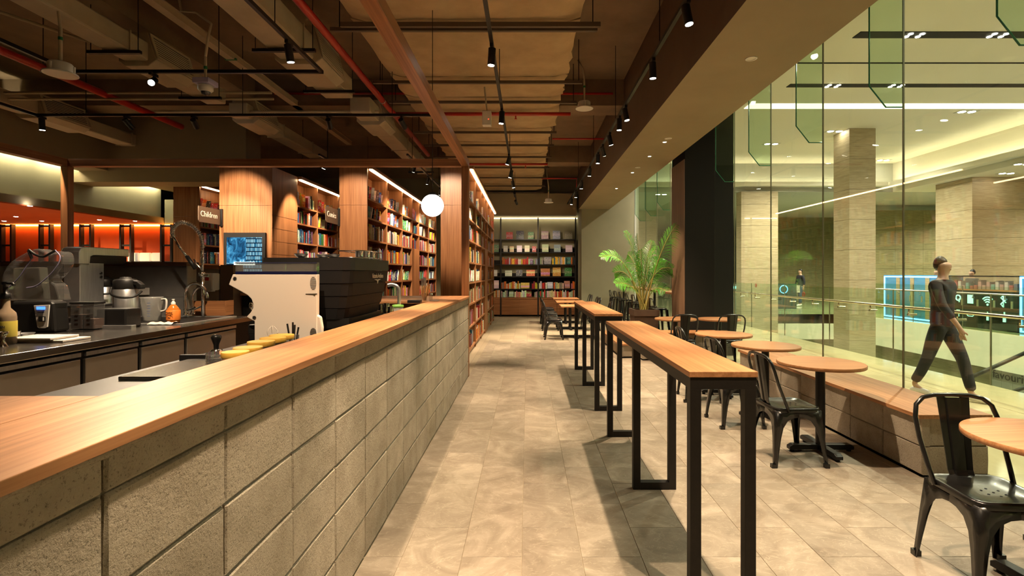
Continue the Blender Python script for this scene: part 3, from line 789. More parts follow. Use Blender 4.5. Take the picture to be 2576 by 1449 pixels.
pipe('farther red cross pipe with sprinkler under the wrapped duct', [(-1.5,12.7,4.2),(.5,12.7,4.2)], .03, m_red, 'sprinkler_pipe', heads=[(-.05,12.7,4.17)])
pipe('short thin red pipe right of the wrapped duct, farther back', [(.5,10.3,4.2),(1.6,10.3,4.2)], .018, m_red, 'sprinkler_pipe')
pipe('thin red pipe right of the duct, farthest back', [(.4,14.6,4.2),(1.4,14.6,4.2),(1.4,14.6,3.9)], .02, m_red, 'sprinkler_pipe')
pipe('upper grey conduit crossing behind the dome camera', [(-7.6,7.44,4.12),(-3.72,7.44,4.12)], .02, m_duct, 'conduit')
pipe('lower grey conduit crossing behind the dome camera', [(-7.6,7.5,4.05),(-3.72,7.5,4.05)], .018, m_duct, 'conduit')
pipe('far grey conduit crossing above the back track', [(-6,8.25,4.1),(-2.4,8.25,4.1)], .022, m_duct, 'conduit')
pipe('grey conduit at upper left bending beside the speaker', [(-8,3.2,4.2),(-6.6,4.1,4.35),(-6.1,4.6,4.3),(-5.3,6.2,4.3),(-4.95,6.6,4.15)], .018, m_duct, 'conduit')
pipe('black sagging cable beside the red main pipe', [(-2.05,6.0,4.78),(-1.95,6.4,4.62),(-1.9,7.0,4.5),(-1.75,7.5,4.48),(-1.9,8.2,4.55)], .010, m_black, 'cable', 'cable')
# ceiling speakers
def speaker(label, p, drop):
    t = thing('ceiling_speaker', label, 'speaker', tuple(p))
    x, y, z = p
    MB().lathe([(.135,0),(.14,.006),(.135,.014),(.10,.016)], p, 28).build('grille', m_white, t)
    MB().lathe([(.098,.016),(.098,.10),(.088,.112),(.05,.114)], p, 24).build('housing', m_white, t)
    for a in range(3):
        an = R(120*a+30); c_ = Vector((x+.1*math.cos(an), y+.1*math.sin(an), z))
        MB().cyl(c_+Vector((0,0,.02)), c_+Vector((0,0,.09)), .012, n=8).build('clip', m_white, t)
    MB().cyl((x,y,z+.11), (x,y,z+.45), .016, n=10).build('stem', m_duct, t)
    MB().cyl((x,y,z+.33), (x,y,z+.36), .019, n=10).build('green_tape', m_green_tape, t)
    MB().tube([(x,y,z+.45),(x-.02,y,z+.62),(x-.1,y,4.83)], .013, 8).build('conduit', m_duct, t)
p = P(152, 188, 4.9); speaker('white ceiling speaker hanging at upper left', p, .5)
p = P(1470, 274, 8.0); speaker('white ceiling speaker hanging right of the wrapped duct', p, .5)
p = P(1380, 510, 15.0); speaker('small far white ceiling speaker near the back shelves', p, .5)
# dome camera
p = P(517, 240, 5.3)
t = thing('dome_camera', 'white security dome camera on grey conduit', 'camera', tuple(p))
MB().lathe([(.012,.0),(.035,.012),(.047,.035),(.047,.042)], p, 20).build('dome', mat('smoked_dome', (.02,.02,.025), .05, 0, .8), t)
MB().lathe([(.052,.035),(.072,.055),(.072,.10),(.06,.105)], p, 24).build('shell', m_white, t)
MB().box(p.x-.085,p.x+.085,p.y-.085,p.y+.085,p.z+.105,p.z+.16).build('junction_box', mat('lilac_plastic', (.42,.38,.62), .4), t, bev=.008)
MB().cyl((p.x,p.y,p.z+.16),(p.x,p.y,p.z+.40),.014,n=10).build('stem', m_duct, t)
MB().cyl((p.x,p.y,p.z+.27),(p.x,p.y,p.z+.30),.018,n=10).build('green_tape', m_green_tape, t)
MB().tube([(p.x,p.y,p.z+.40),(p.x+.03,p.y,p.z+.62),(p.x+.05,p.y+.02,p.z+.75),(p.x-.1,p.y,p.z+.86),(p.x-.25,p.y,p.z+.87),(p.x-.35,p.y,4.83)], .013, 8).build('conduit', m_duct, t)
# emergency lamp box
p = P(1225, 317, 7.6)
t = thing('emergency_light_box', 'small white emergency light box hanging under the duct', 'emergency light', tuple(p))
MB().box(p.x-.065,p.x+.065,p.y-.06,p.y+.06,p.z,p.z+.21).build('body', m_white, t, bev=.006)
MB().cyl((p.x,p.y,p.z+.21),(p.x-.04,p.y,p.z+.62),.012,n=8).build('conduit', m_duct, t)
MB().box(p.x+.02,p.x+.035,p.y-.063,p.y-.06,p.z+.08,p.z+.09).build('red_indicator', emit('red_led', (1,.05,.02), 3), t)
# ============================================================ BOOKCASES AND BOOKS
def book_mat(name, attr):
    m, nt, N, L, b = _new(name)
    if attr:
        a = N.new('ShaderNodeVertexColor'); a.layer_name = 'Col'; base = a.outputs[0]
        n = noise(N, L, coords(N, L), 45, 3, .6)
        r = ramp(N, [(.42,(.75,.75,.75)),(.62,(1.25,1.2,1.15))]); L.new(n, r.inputs[0])
        L.new(mixc(N, L, 1.0, base, r.outputs[0], 'MULTIPLY'), b.inputs['Base Color'])
    else:
        oi = N.new('ShaderNodeObjectInfo'); tc = N.new('ShaderNodeTexCoord'); sx = N.new('ShaderNodeSeparateXYZ'); L.new(tc.outputs['Generated'], sx.inputs[0])
        rnd = oi.outputs['Random']
        z = sx.outputs['Z']
        lo = math_(N, L, 'ADD', math_(N, L, 'MULTIPLY', rnd, .35), .18); hi = math_(N, L, 'ADD', lo, .30)
        band = math_(N, L, 'MULTIPLY', math_(N, L, 'GREATER_THAN', z, lo), math_(N, L, 'LESS_THAN', z, hi))
        hs = N.new('ShaderNodeHueSaturation'); L.new(oi.outputs['Color'], hs.inputs['Color'])
        L.new(math_(N, L, 'ADD', math_(N, L, 'MULTIPLY', rnd, .5), .25), hs.inputs['Hue']); hs.inputs['Value'].default_value = 1.35; hs.inputs['Saturation'].default_value = .7
        c1 = mixc(N, L, math_(N, L, 'MULTIPLY', band, .6), oi.outputs['Color'], hs.outputs[0])
        mp = N.new('ShaderNodeMapping'); mp.inputs['Scale'].default_value = (5, 5, 11); L.new(tc.outputs['Generated'], mp.inputs[0])
        va = N.new('ShaderNodeVectorMath'); va.operation = 'ADD'; L.new(mp.outputs[0], va.inputs[0]); cx = N.new('ShaderNodeCombineXYZ')
        L.new(math_(N, L, 'MULTIPLY', rnd, 90), cx.inputs[0]); L.new(cx.outputs[0], va.inputs[1])
        n = noise(N, L, va.outputs[0], 1.0, 2, .5)
        txt = math_(N, L, 'MULTIPLY', math_(N, L, 'GREATER_THAN', n, .60), math_(N, L, 'MULTIPLY', math_(N, L, 'GREATER_THAN', z, .12), math_(N, L, 'LESS_THAN', z, .9)))
        c2 = mixc(N, L, math_(N, L, 'MULTIPLY', txt, .5), c1, (.75,.70,.60))
        L.new(c2, b.inputs['Base Color'])
    b.inputs['Roughness'].default_value = .38; return m
m_cover = book_mat('book_cover', False); m_bstuff = book_mat('book_cover_far', True)
m_page = mat('book_pages', (.78,.72,.60), .8)
# unit book: depth along X (spine at +X), thickness along Y, height along Z, base centre at origin
ub = MB().box(-.5,.5,-.5,-.42,0,1).box(-.5,.5,.42,.5,0,1).box(.44,.5,-.42,.42,0,1).box(-.47,.44,-.42,.42,.015,.985, mi=1).mesh('book', [m_cover, m_page])
uf = MB().box(-.5,.5,-.5,-.35,0,1).box(-.5,.5,.35,.5,0,1).box(-.5,-.46,-.35,.35,0,1).box(-.46,.48,-.35,.35,.012,.988, mi=1).mesh('book', [m_cover, m_page])
PAL = {'red':(.50,.02,.015),'crimson':(.33,.012,.02),'orange':(.62,.14,.015),'yellow':(.70,.45,.03),'cream':(.70,.60,.42),'white':(.78,.74,.66),
       'pale blue':(.25,.42,.55),'blue':(.03,.10,.32),'navy':(.012,.025,.08),'teal':(.02,.20,.20),'green':(.04,.20,.05),'grey':(.28,.27,.25),'black':(.015,.014,.014),'brown':(.16,.07,.03),'pink':(.62,.20,.22),'purple':(.12,.03,.16)}
WTS = {'red':8,'crimson':5,'orange':7,'yellow':7,'cream':14,'white':18,'pale blue':6,'blue':6,'navy':5,'teal':4,'green':4,'grey':8,'black':9,'brown':5,'pink':4,'purple':2}
rb = random.Random(11); PK, PW = list(WTS), list(WTS.values())
BOOKS = []   # (area, loc, rot euler, scale, colour name, label, unit mesh)
def add_book(loc, rot, scl, cname, label, um=None, area=0):
    c = PAL[cname]; j = lambda v: max(.004, v*rb.uniform(.55,1.05))
    BOOKS.append((area, loc, rot, scl, (j(c[0]), j(c[1]), j(c[2])), label, um or ub))
def bookcase(label, short, X, ys, zs, solid=(), depth=.30, endp=.5, lo=0, styles=None, zl=3.34, wide=.0):
    """faces +X; ys: divider positions along Y, zs: shelf heights"""
    t = thing('bookcase', label, 'bookcase', (X-depth/2, (ys[0]+ys[-1])/2, 0))
    y0, y1 = ys[0], ys[-1]
    MB().box(X-endp, X, y0, y0+.04, 0, 2.716).build('end_panel', m_woodZ, t); MB().box(X-endp, X, y0, y0+.04, 2.72, 3.42).build('end_panel', m_woodZ, t)
    MB().box(X-depth-.02, X-depth, y0+.04, y1, 0, 3.40).build('back_panel', m_woodZ, t)
    for y in ys[1:]: MB().box(X-depth, X, y-.016, y+.016, 0, zl+.04).build('divider', m_woodZ, t)
    for z in zs: MB().box(X-depth, X-.004, y0+.04, y1, z-.032, z).build('shelf', m_woodY, t)
    MB().box(X-depth-.02, X+.085, y0+.0405, y1+.02, zl+.035, 3.43).build('cornice', m_woodY, t)
    MB().box(X+.018, X+.058, y0+.05, y1-.02, zl+.012, zl+.034).build('light_strip', m_strip, t)
    MB().box(X-depth, X-.03, y0+.04, y1, 0, zs[0]-.032).build('plinth', m_woodY, t)
    for (a, b_, ztop) in solid: MB().box(X-depth, X-.002, a+.016, b_-.016, 0, ztop).build('blank_panel', m_woodZ, t)
    zz = list(zs) + [zl+.03]
    for bi in range(len(ys)-1):
        a, b_ = ys[bi]+.03, ys[bi+1]-.03
        for zi in range(len(zs)):
            z0, hh = zs[zi], zz[zi+1]-zs[zi]-.05
            if any(a > s[0]-.05 and b_ < s[1]+.05 and z0 < s[2] for s in solid): continue
            if zi < lo: continue
            lean = (styles or (lambda zi, bi: zi in (3, len(zs)-1, len(zs)-2)))(zi, bi)
            y = a + rb.uniform(0,.03); k = 0; end = b_ - rb.uniform(0, .25)
            theme = rb.choice(PK) if rb.random() < .4 else None
            while y < end:
                th = rb.uniform(.03,.062) if not lean else rb.uniform(.02,.035)
                h = min(hh-.03, rb.uniform(.20,.285)); d = rb.uniform(.14,.19)
                cn = theme if theme and rb.random() < .35 else rb.choices(PK, PW)[0]
                if lean:
                    ang = -rb.uniform(14, 24); yy = y + .02; pitch = rb.uniform(.10,.17)
                    if yy + .11 > b_: break
                    rot = (R(ang), 0, R(rb.uniform(-6, 12)))
                else:
                    rot = (0, 0, 0); yy = y + th/2; pitch = th + .002
                    if rb.random() < .06: pitch += rb.uniform(.02,.1)
                    if yy + th/2 > b_: break
                xs = X - .02 - d/2 - rb.uniform(0,.025)
                depthv = Vector((xs, yy, z0)); ar = (F/yy)**2 * h * (abs(X)/yy*th + (.35*.16 if lean else .02))
                lb = '%s book, %s in %s bay, %s shelf up, %s' % (cn, nth(k), nth(bi), nth(zi), short)
                lz = z0 + (.5*th*abs(math.sin(rot[0])))
                add_book((xs, yy, lz + .001), rot, (d, th, h), cn, lb, None, ar)
                y += pitch; k += 1
    return t
YS = [9.17,10.47,11.74,12.75,13.58,14.87,16.1]
ZS = [.10,.51,.93,1.33,1.71,2.12,2.51,2.86]
bookcase('oak bookcase wall beside the aisle with glowing strip under its cornice', 'aisle bookcase', -1.055, YS, ZS, [(12.75,13.58,2.1)], zl=3.34)
bookcase('long oak bookcase behind the globe lamp and coffee machine', 'bookcase behind globe', -2.87, YS, ZS, [(12.75,13.58,2.1)], lo=2)
bookcase('oak bookcase behind the comics sign, beside the broad column', 'comics bookcase', -4.60, [10.2,11.22,12.45,13.5], ZS, lo=3, styles=lambda zi, bi: (zi == 7 and bi > 0) or (zi == 6 and bi == 1))
bookcase('oak bookcase behind the children sign, left of the broad column', 'children bookcase', -7.05, [11.0,12.3,13.6], ZS, lo=3, endp=.56, styles=lambda zi, bi: zi == 7)
# broad oak-clad column with screen and grooved side
bc = thing('clad_column', 'broad oak-clad column carrying the screen', 'column', (-5.07, 9.7, 0))
MB().box(-5.54, -4.605, 9.22, 10.19, 0, 3.40).build('core', m_woodZ, bc)
MB().box(-5.54, -4.60, 9.205, 9.22, 2.72, 3.42).build('panel', m_woodZ, bc)
MB().box(-5.54, -4.60, 9.205, 9.22, 0, 2.716).build('panel', m_woodZ, bc)
for k in range(7):
    z0 = .9 + .235*k if k else 0; z1 = .9 + .235*(k+1) if k else 1.13
    MB().box(-4.605, -4.592, 9.21, 10.19, z0+.004, z1-.004).build('groove_board', m_woodZ, bc)
MB().box(-4.605, -4.592, 9.21, 10.19, 2.549, 3.42).build('groove_board', m_woodZ, bc)
# black back-wall shelving
bs = thing('back_shelving', 'black steel display shelving across the back wall over oak drawers', 'bookcase', (.3, 17.85, 0))
SX = [-2.35, -.925, .365, 1.66]; SZ = [.66,.956,1.38,1.80,2.22,2.67]; FY = 17.7
for x in SX:
    MB().box(x-.022, x+.022, FY-.03, FY+.01, 0, 3.41).build('upright', m_black, bs)
    MB().box(x-.018, x+.018, FY+.01, FY+.29, 0, 2.7).build('bracket', m_blackm, bs)
for z in SZ[1:]: MB().box(SX[0], SX[-1], FY, FY+.28, z-.03, z).build('shelf', m_black, bs)
for z0, z1 in ((.69,.93),(.96,1.35),(1.38,1.5),(1.80,1.95),(2.22,2.36)): MB().box(SX[0], SX[-1], FY+.275, FY+.285, z0, z1).build('back_panel', m_blackm, bs)
MB().box(SX[0], SX[-1], FY+.02, FY+.28, .06, .60).build('cabinet', m_woodX, bs)
MB().box(SX[0], SX[-1], FY-.0, FY+.28, .60, .655).build('cabinet_top', m_woodX, bs)
for k in range(3):
    for h in range(2):
        a = SX[k]+.03 + h*(SX[k+1]-SX[k]-.03)/2; b_ = a + (SX[k+1]-SX[k]-.06)/2
        MB().box(a, b_, FY-.005, FY+.02, .06, .57).build('door', m_woodX, bs)
MB().box(SX[0], SX[-1]+.08, FY+.19, FY+.24, 3.40, 3.43).build('light_strip', m_stripw, bs)
def facing(x, z, w_, h, cn, label, tilt=10):
    add_book((x, FY+.10, z+.012), (R(-tilt), 0, 0), (w_, .028, h), cn, label, uf, (F/FY)**2*w_*h)
row = lambda r: nth(r)
def fx(px): return (px-VX)/F*FY
FACE = {2.67:[(1228,.14,.32,'cream'),(1281.5,.23,.25,'red'),(1308,.26,.29,'navy'),(1335.5,.2,.25,'green'),(1371,.25,.28,'grey'),(1400.5,.26,.30,'pale blue'),(1431,.26,.28,'grey')],
        2.22:[(1247,.2,.26,'green'),(1271.5,.15,.22,'white'),(1287,.15,.2,'cream'),(1306.5,.18,.23,'white'),(1326,.17,.23,'cream'),(1344,.14,.2,'red'),(1372,.22,.27,'cream'),(1402.5,.23,.26,'pale blue'),(1432,.24,.24,'white')],
        1.80:[(1335,.15,.19,'purple'),(1378,.25,.25,'grey'),(1430.5,.16,.24,'teal')],
        1.38:[(1245,.15,.22,'white'),(1279,.24,.2,'white'),(1306,.22,.22,'navy'),(1335,.3,.22,'orange'),(1372,.32,.27,'orange'),(1401,.28,.31,'yellow'),(1430,.25,.3,'green')],
        .956:[(1248,.18,.28,'white'),(1321,.3,.2,'yellow'),(1384,.2,.22,'white'),(1427,.2,.26,'pink')],
        .66:[(1286,.16,.22,'cream'),(1330.5,.18,.24,'red')]}
for zi, z in enumerate(SZ):
    for k, (px, w_, h, cn) in enumerate(FACE.get(z, [])):
        facing(fx(px), z, w_, h, cn, '%s face-out book, %s along, %s shelf up, black back shelving' % (cn, nth(k), nth(zi)))
RUN = {1.80:[(1263,1331,('red','white','orange','cream','yellow')),(1342,1352,('pale blue','grey')),(1355,1363,('grey','navy')),(1389,1422,('pale blue','cream','yellow','white','teal')),(1437,1446,('orange','navy','black'))],
       .956:[(1260,1308,('cream','orange','yellow','white','grey')),(1338,1352,('red','yellow','crimson')),(1356,1376,('red','crimson','white')),(1393,1418,('grey','cream','orange','green')),(1437,1447,('pink','orange'))],
       .66:[(1243,1258,('cream','orange')),(1260,1276,('white','cream','grey')),(1294,1320,('pink','white','yellow','cream')),(1344,1352,('cream','grey')),(1355,1400,('cream','white','red','green')),(1400,1447,('cream','white','orange','red'))],
       2.22:[], 1.38:[], 2.67:[]}
for zi, z in enumerate(SZ):
    k = 0
    for (p0, p1, cs) in RUN[z]:
        x = fx(p0)
        while x < fx(p1):
            th = rb.uniform(.035,.062); h = rb.uniform(.17,.27); cn = rb.choice(cs)
            add_book((x+th/2, FY+.10, z+.001), (0,0,R(-90)), (.15, th-.002, h), cn, '%s spine-out book, %s along, %s shelf up, black back shelving' % (cn, nth(k), nth(zi)), ub, (F/FY)**2*th*h)
            x += th; k += 1
BOOKS.sort(key=lambda b: -b[0])
from mathutils import Euler
for (ar, loc, rot, scl, c, lb, um) in BOOKS[:300]:
    o = bpy.data.objects.new('book', um); col.objects.link(o); o.location = loc; o.rotation_euler = rot; o.scale = scl; o.color = (*c, 1)
    tag(o, lb, 'book', 'books on the shelves')
b = MB()
for (ar, loc, rot, scl, c, lb, um) in BOOKS[300:]:
    M = Matrix.Translation(loc) @ Euler(rot).to_matrix().to_4x4() @ Matrix.Diagonal((*scl, 1))
    b.box(-.5,.5,-.5,.5,0,1, M=M, c=(*c,1))
tag(b.build('shelved_books', m_bstuff), 'the many smaller books filling the farther shelves and bays', 'books', kind='stuff')
print('BOOKS', len(BOOKS))

# hanging section signs
def text(s, size, loc, rot, m, parent=None, name='lettering', ext=.002, align='CENTER', font_sp=1):
    cu = bpy.data.curves.new(name, 'FONT'); cu.body = s; cu.size = size; cu.extrude = ext; cu.align_x = align; cu.align_y = 'CENTER'; cu.space_character = font_sp; cu.resolution_u = 3
    ob = bpy.data.objects.new(name, cu); col.objects.link(ob)
    ob.rotation_euler = rot; ob.location = loc
    dg = bpy.context.evaluated_depsgraph_get(); me = bpy.data.meshes.new_from_object(ob.evaluated_get(dg)); bpy.data.objects.remove(ob)
    o = bpy.data.objects.new(name, me); me.name = name; me.materials.clear(); me.materials.append(m); col.objects.link(o)
    o.rotation_euler = rot
    if parent is not None:
        po = parent['_o'] if '_o' in parent else (0,0,0)
        o.parent = parent; o.location = (loc[0]-po[0], loc[1]-po[1], loc[2]-po[2])
    else: o.location = loc
    return o
m_sign = mat('taupe_sign', (.115,.075,.05), .55); m_letter = mat('white_lettering', (.85,.80,.70), .5)
def sign(word, label, x, y0, y1, zt, h):
    t = thing('section_sign', label, 'sign', (x, (y0+y1)/2, zt-h))
    MB().prism([(y0, zt-h+.03), (y0+.03, zt-h), (y1, zt-h), (y1, zt), (y0, zt)], 'x', x-.012, x).build('board', m_sign, t, bev=.003)
    MB().box(x-.02, x+.03, y1, y1+.03, zt-h-.02, zt+.02).build('bracket', m_black, t)
    text(word, .135, (x+.003, (y0+y1)/2-.02, zt-h*.47), (R(90), 0, R(90)), m_letter, t)
sign('Children', 'taupe flag sign lettered Children on the broad column edge', -5.50, 8.56, 9.17, 2.63, .27)
sign('Comics', 'taupe flag sign lettered Comics beside the tall oak panel', -3.38, 8.58, 9.13, 2.63, .27)
# wall screen
tv = thing('wall_screen', 'black framed wall screen glowing blue on the oak column', 'screen', (-5.06, 9.19, 1.4))
MB().box(-5.44, -4.69, 9.16, 9.204, 1.05, 2.225).build('bezel', m_blackm, tv, bev=.006)
def screen_mat():
    m, nt, N, L, b = _new('screen_picture')
    tc = N.new('ShaderNodeTexCoord'); sx = N.new('ShaderNodeSeparateXYZ'); L.new(tc.outputs['Generated'], sx.inputs[0])
    vo = N.new('ShaderNodeTexBrick'); mp = N.new('ShaderNodeMapping'); mp.inputs['Rotation'].default_value = (R(90),0,0); L.new(tc.outputs['Generated'], mp.inputs[0]); L.new(mp.outputs[0], vo.inputs['Vector'])
    vo.inputs['Scale'].default_value = 1; vo.inputs['Brick Width'].default_value = .045; vo.inputs['Row Height'].default_value = .075; vo.inputs['Mortar Size'].default_value = .009
    vo.inputs['Color1'].default_value = (.03,.25,.45,1); vo.inputs['Color2'].default_value = (.45,.85,1,1); vo.inputs['Mortar'].default_value = (.002,.01,.03,1)
    n = noise(N, L, coords(N, L, (5,5,5), 'Generated'), 1.0, 4, .7, 1.0)
    r = ramp(N, [(.35,(.002,.012,.04)),(.5,(.02,.14,.30)),(.62,(.10,.45,.75)),(.72,(.75,.95,1))]); L.new(n, r.inputs[0])
    right = math_(N, L, 'GREATER_THAN', sx.outputs['X'], .55)
    low = math_(N, L, 'LESS_THAN', sx.outputs['Z'], .55)
    f = math_(N, L, 'MAXIMUM', right, low)
    c = mixc(N, L, f, r.outputs[0], vo.outputs[0])
    L.new(c, b.inputs['Emission Color']); b.inputs['Emission Strength'].default_value = 1.1; b.inputs['Base Color'].default_value = (0,0,0,1); b.inputs['Roughness'].default_value = .2
    return m
MB().box(-5.38, -4.75, 9.155, 9.159, 1.12, 2.14).build('display', screen_mat(), tv)
MB().box(-5.25, -4.87, 9.151, 9.154, 1.64, 1.70).build('caption_bar', emit('caption_white', (.7,.9,1), 1.2), tv)
text('Our window displays are up', .028, (-5.06, 9.150, 1.67), (R(90),0,0), mat('caption_text', (.02,.03,.05), .5), tv, 'caption', .001)
# ============================================================ LEFT ALCOVE (orange nook and lit bulkhead)
struct(MB().box(-16, -8.8, 4, 12.42, 2.70, 2.84).build('trim_7', [m_soffit]))
struct(MB().box(-16, -8.95, 4, 12.5, 2.84, 4.3).build('trim_8', m_green))
struct(MB().box(-8.77, -8.2, 4, 13, 3.50, 4.3).build('trim_9', m_soffit))
MB().box(-8.90, -8.82, 4.1, 9.2, 3.58, 3.61).build('x', m_cove).name = 'cove_strip'
cs = bpy.data.objects['cove_strip']; tag(cs, 'cove light strip at upper left above the orange nook', 'light strip')
c2 = MB().box(-8.90, -8.82, 9.3, 12.4, 3.58, 3.61).build('cove_strip', m_cove); tag(c2, 'cove light strip behind the concrete beam, right of the post', 'light strip')
struct(MB().box(-16, -8.81, 4, 12.45, 2.68, 2.70).build('ceiling', m_orange))
struct(MB().box(-16, -8.45, 12.45, 12.6, 0, 2.69).build('wall_back', m_orange))
struct(MB().box(-8.44, -6.5, 12.40, 12.6, 0, 2.69).box(-8.79, -6.5, 12.40, 12.6, 2.69, 3.28).build('trim_10', m_green))
struct(MB().box(-16, -8.1, 12.44, 12.46, 0.0, 1.0).build('trim_11', m_blackm))
ow = thing('nook_shelving', 'black ladder-framed shelving on the orange nook wall', 'shelving', (-10, 12.2, 0))
for i, px in enumerate((30,126,227,327,428)):
    x = (px-VX)/F*12.3
    for s in (-.12,.12): MB().box(x+s-.02, x+s+.02, 12.15, 12.25, 0, 2.66).build('upright', m_black, ow)
    for z in (1.12,1.72,2.16,2.62): MB().box(x-.10, x+.10, 12.17, 12.23, z-.02, z+.02).build('rung', m_black, ow)
for z in (1.12, 1.78): MB().box(-16, -8.5, 12.2, 12.43, z-.025, z).build('shelf', m_black, ow)
MB().box(-16, -8.4, 12.38, 12.42, 2.64, 2.67).build('light_strip', emit('amber_strip', (1,.42,.08), 28), ow)
for k in range(3):
    x0 = (327+30*k-VX)/F*12.4
    g = MB().box(x0+.01, x0+.265, 12.3, 12.38, 1.78, 1.99).build('glass_block', emit('lit_glass_block', (1,.86,.62), .4), o=(x0,12.3,1.78), bev=.02)
    tag(g, nth(k)+' glowing glass block from the left on the nook shelf', 'glass block', 'glowing glass blocks')
for i, (x, y) in enumerate(((10,556),(40,545),(75,518),(105,556),(250,553),(340,556))):
    Y = 1.18*F/(687-y); p = P(x, y, Y)
    t = thing('nook_downlight', nth(i)+' small downlight from the left in the orange nook ceiling', 'downlight', (p.x, p.y, 2.68), 'orange nook downlights')
    MB().lathe([(.035,-.004),(.035,0)], (p.x,p.y,2.68), 14).build('lens', m_lamp, t)
spot('nook_lamp', (-10.2, 10.5, 2.62), (-10.2, 11.5, 0), 420, 130, .8, (1,.7,.4), .05)
spot('nook_lamp', (-9.3, 9.0, 2.62), (-9.3, 9.6, 0), 420, 130, .8, (1,.7,.4), .05)

# ============================================================ COFFEE BAR EQUIPMENT
SZc = 1.08; SXf = -2.68
sc_ = thing('steel_counter', 'stainless steel back counter with cupboard doors', 'counter', (-3.3, 3.3, 0))
MB().box(-3.95, SXf, 1.5, 5.02, SZc-.045, SZc).build('worktop', m_worktop, sc_, bev=.004)
MB().box(-3.95, SXf-.035, 1.5, 5.0, .08, SZc-.045).build('carcass', m_black, sc_)
dys = [1.55,2.18,2.82] + [2.68*F/(1327-x) for x in (215,357,472,600)] + [5.0]
dys = [1.5, 2.2, 2.55] + [SXf*-1*F/(1327-x) for x in (215,357,472,600)]
dys = sorted(dys)
for k in range(len(dys)-1):
    a, b_ = dys[k]+.018, dys[k+1]-.018
    if b_-a < .1: continue
    d = MB().box(SXf-.035, SXf-.014, a, b_, .12, SZc-.10).build('door', m_steeld, sc_, bev=.004)
    MB().box(SXf-.035, SXf-.01, a, b_, SZc-.085, SZc-.06).build('handle_lip', m_steel, sc_)
# stone-clad partition behind it
pw = thing('stone_partition', 'grey stone-tiled low partition with dark wood cap behind the counter', 'partition', (-4.2, 5.15, 0))
MB().box(-7.2, -3.40, 5.12, 5.26, 0, 1.57).build('core', m_mortar, pw)
for i, (a, b_) in enumerate(((-7.2,-6.6),(-6.597,-5.997),(-5.994,-5.394),(-5.391,-4.791),(-4.788,-4.022),(-4.019,-3.40))):
    for z0, z1 in ((0,.42),(.423,.84),(.843,1.26),(1.263,1.57)): MB().box(a, b_, 5.108, 5.12, z0, z1).build('stone_tile', m_stone, pw)
MB().box(-7.2, -3.39, 5.09, 5.28, 1.57, 1.61).build('cap', wood('dark_cap', 'x', (.06,.022,.01), (.10,.04,.016), (.14,.06,.024)), pw)
p2 = thing('beige_partition', 'beige stone partition step behind the sink', 'partition', (-3.2, 5.7, 0))
MB().box(-3.75, -3.38, 5.62, 5.74, 0, 1.545).build('core', m_mortar, p2)
for z0, z1 in ((.6,1.0),(1.003,1.30),(1.303,1.545)):
    for a, b_ in ((-3.75,-3.567),(-3.564,-3.38)): MB().box(a, b_, 5.608, 5.62, z0, z1).build('stone_tile', m_stonel, p2)
MB().box(-3.75, -3.375, 5.59, 5.76, 1.545, 1.58).build('cap', m_woodX, p2)
dp = MB().box(-3.36, -3.22, 5.60, 5.80, 0, 1.59).build('dark_panel', m_fasc, o=(-3.29,5.6,0)); tag(dp, 'narrow dark brown end panel right of the soap dispenser', 'panel')
lw = thing('low_cupboard', 'dark cupboard with wood top beyond the sink end', 'cupboard', (-2.9, 5.85, 0))
MB().box(-3.2, -2.45, 5.75, 6.2, 0, 1.25).build('carcass', m_blackm, lw); MB().box(-3.2, -2.4, 5.7, 6.22, 1.25, 1.28).build('top', m_woodX, lw)
wx = thing('wooden_box', 'small wooden crate board behind the taps', 'box', (-3.2, 4.95, 1.08))
pA, pB = P(485,790,4.95), P(567,757,4.95)
MB().box(pA.x, pB.x, 4.94, 4.965, 1.09, pB.z).build('front_board', m_woodX, wx); MB().box(pB.x-.015, pB.x, 4.965, 5.09, 1.09, pB.z).build('side_board', m_woodY, wx)
# soap dispenser
a, b_ = P(522,687,5.6), P(553,730,5.6)
sd = thing('soap_dispenser', 'white wall soap dispenser with small red mark', 'dispenser', ((a.x+b_.x)/2, 5.55, b_.z))
MB().box(a.x, b_.x, 5.48, 5.607, b_.z, a.z).build('housing', m_white, sd, bev=.015)
MB().box(a.x+.05, a.x+.09, 5.474, 5.48, a.z-.08, a.z-.04).build('red_mark', m_red, sd)
MB().box(a.x+.02, b_.x-.02, 5.485, 5.55, b_.z-.012, b_.z).build('nozzle', m_white, sd)
# sink and taps
sk = thing('sink', 'inset steel sink at the end of the back counter', 'sink', (-3.2, 4.6, 1.08))
MB().box(-3.75,-2.80,4.15,4.19,1.08,1.088).box(-3.75,-2.80,4.88,4.93,1.08,1.088).box(-3.75,-3.71,4.19,4.88,1.08,1.088).box(-2.84,-2.80,4.19,4.88,1.08,1.088).build('rim', m_steel, sk)
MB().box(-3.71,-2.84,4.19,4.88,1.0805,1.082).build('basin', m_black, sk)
def tapY(pts, Y): return [P(x, y, Y) for x, y in pts]
pr = thing('prerinse_tap', 'tall spring pre-rinse tap arching over the sink', 'tap', tuple(P(508,795,4.85)))
MB().tube(tapY([(510,795),(510,690)],4.85), .014, 10).tube(tapY([(510,690),(510,620)],4.85), .010, 10).build('riser', m_chrome, pr)
arcp = [(510,625),(509,606),(503,590),(492,575),(478,565),(463,560),(450,561),(441,567),(435,578),(434,588),(437,597)]
def smooth(pts, n=8):
    out = []; q = [pts[0]] + pts + [pts[-1]]
    for i in range(1, len(q)-2):
        for k in range(n):
            t = k/n; out.append(tuple(.5*((2*q[i][j]) + (-q[i-1][j]+q[i+1][j])*t + (2*q[i-1][j]-5*q[i][j]+4*q[i+1][j]-q[i+2][j])*t*t + (-q[i-1][j]+3*q[i][j]-3*q[i+1][j]+q[i+2][j])*t**3) for j in range(len(pts[0]))))
    return out + [pts[-1]]
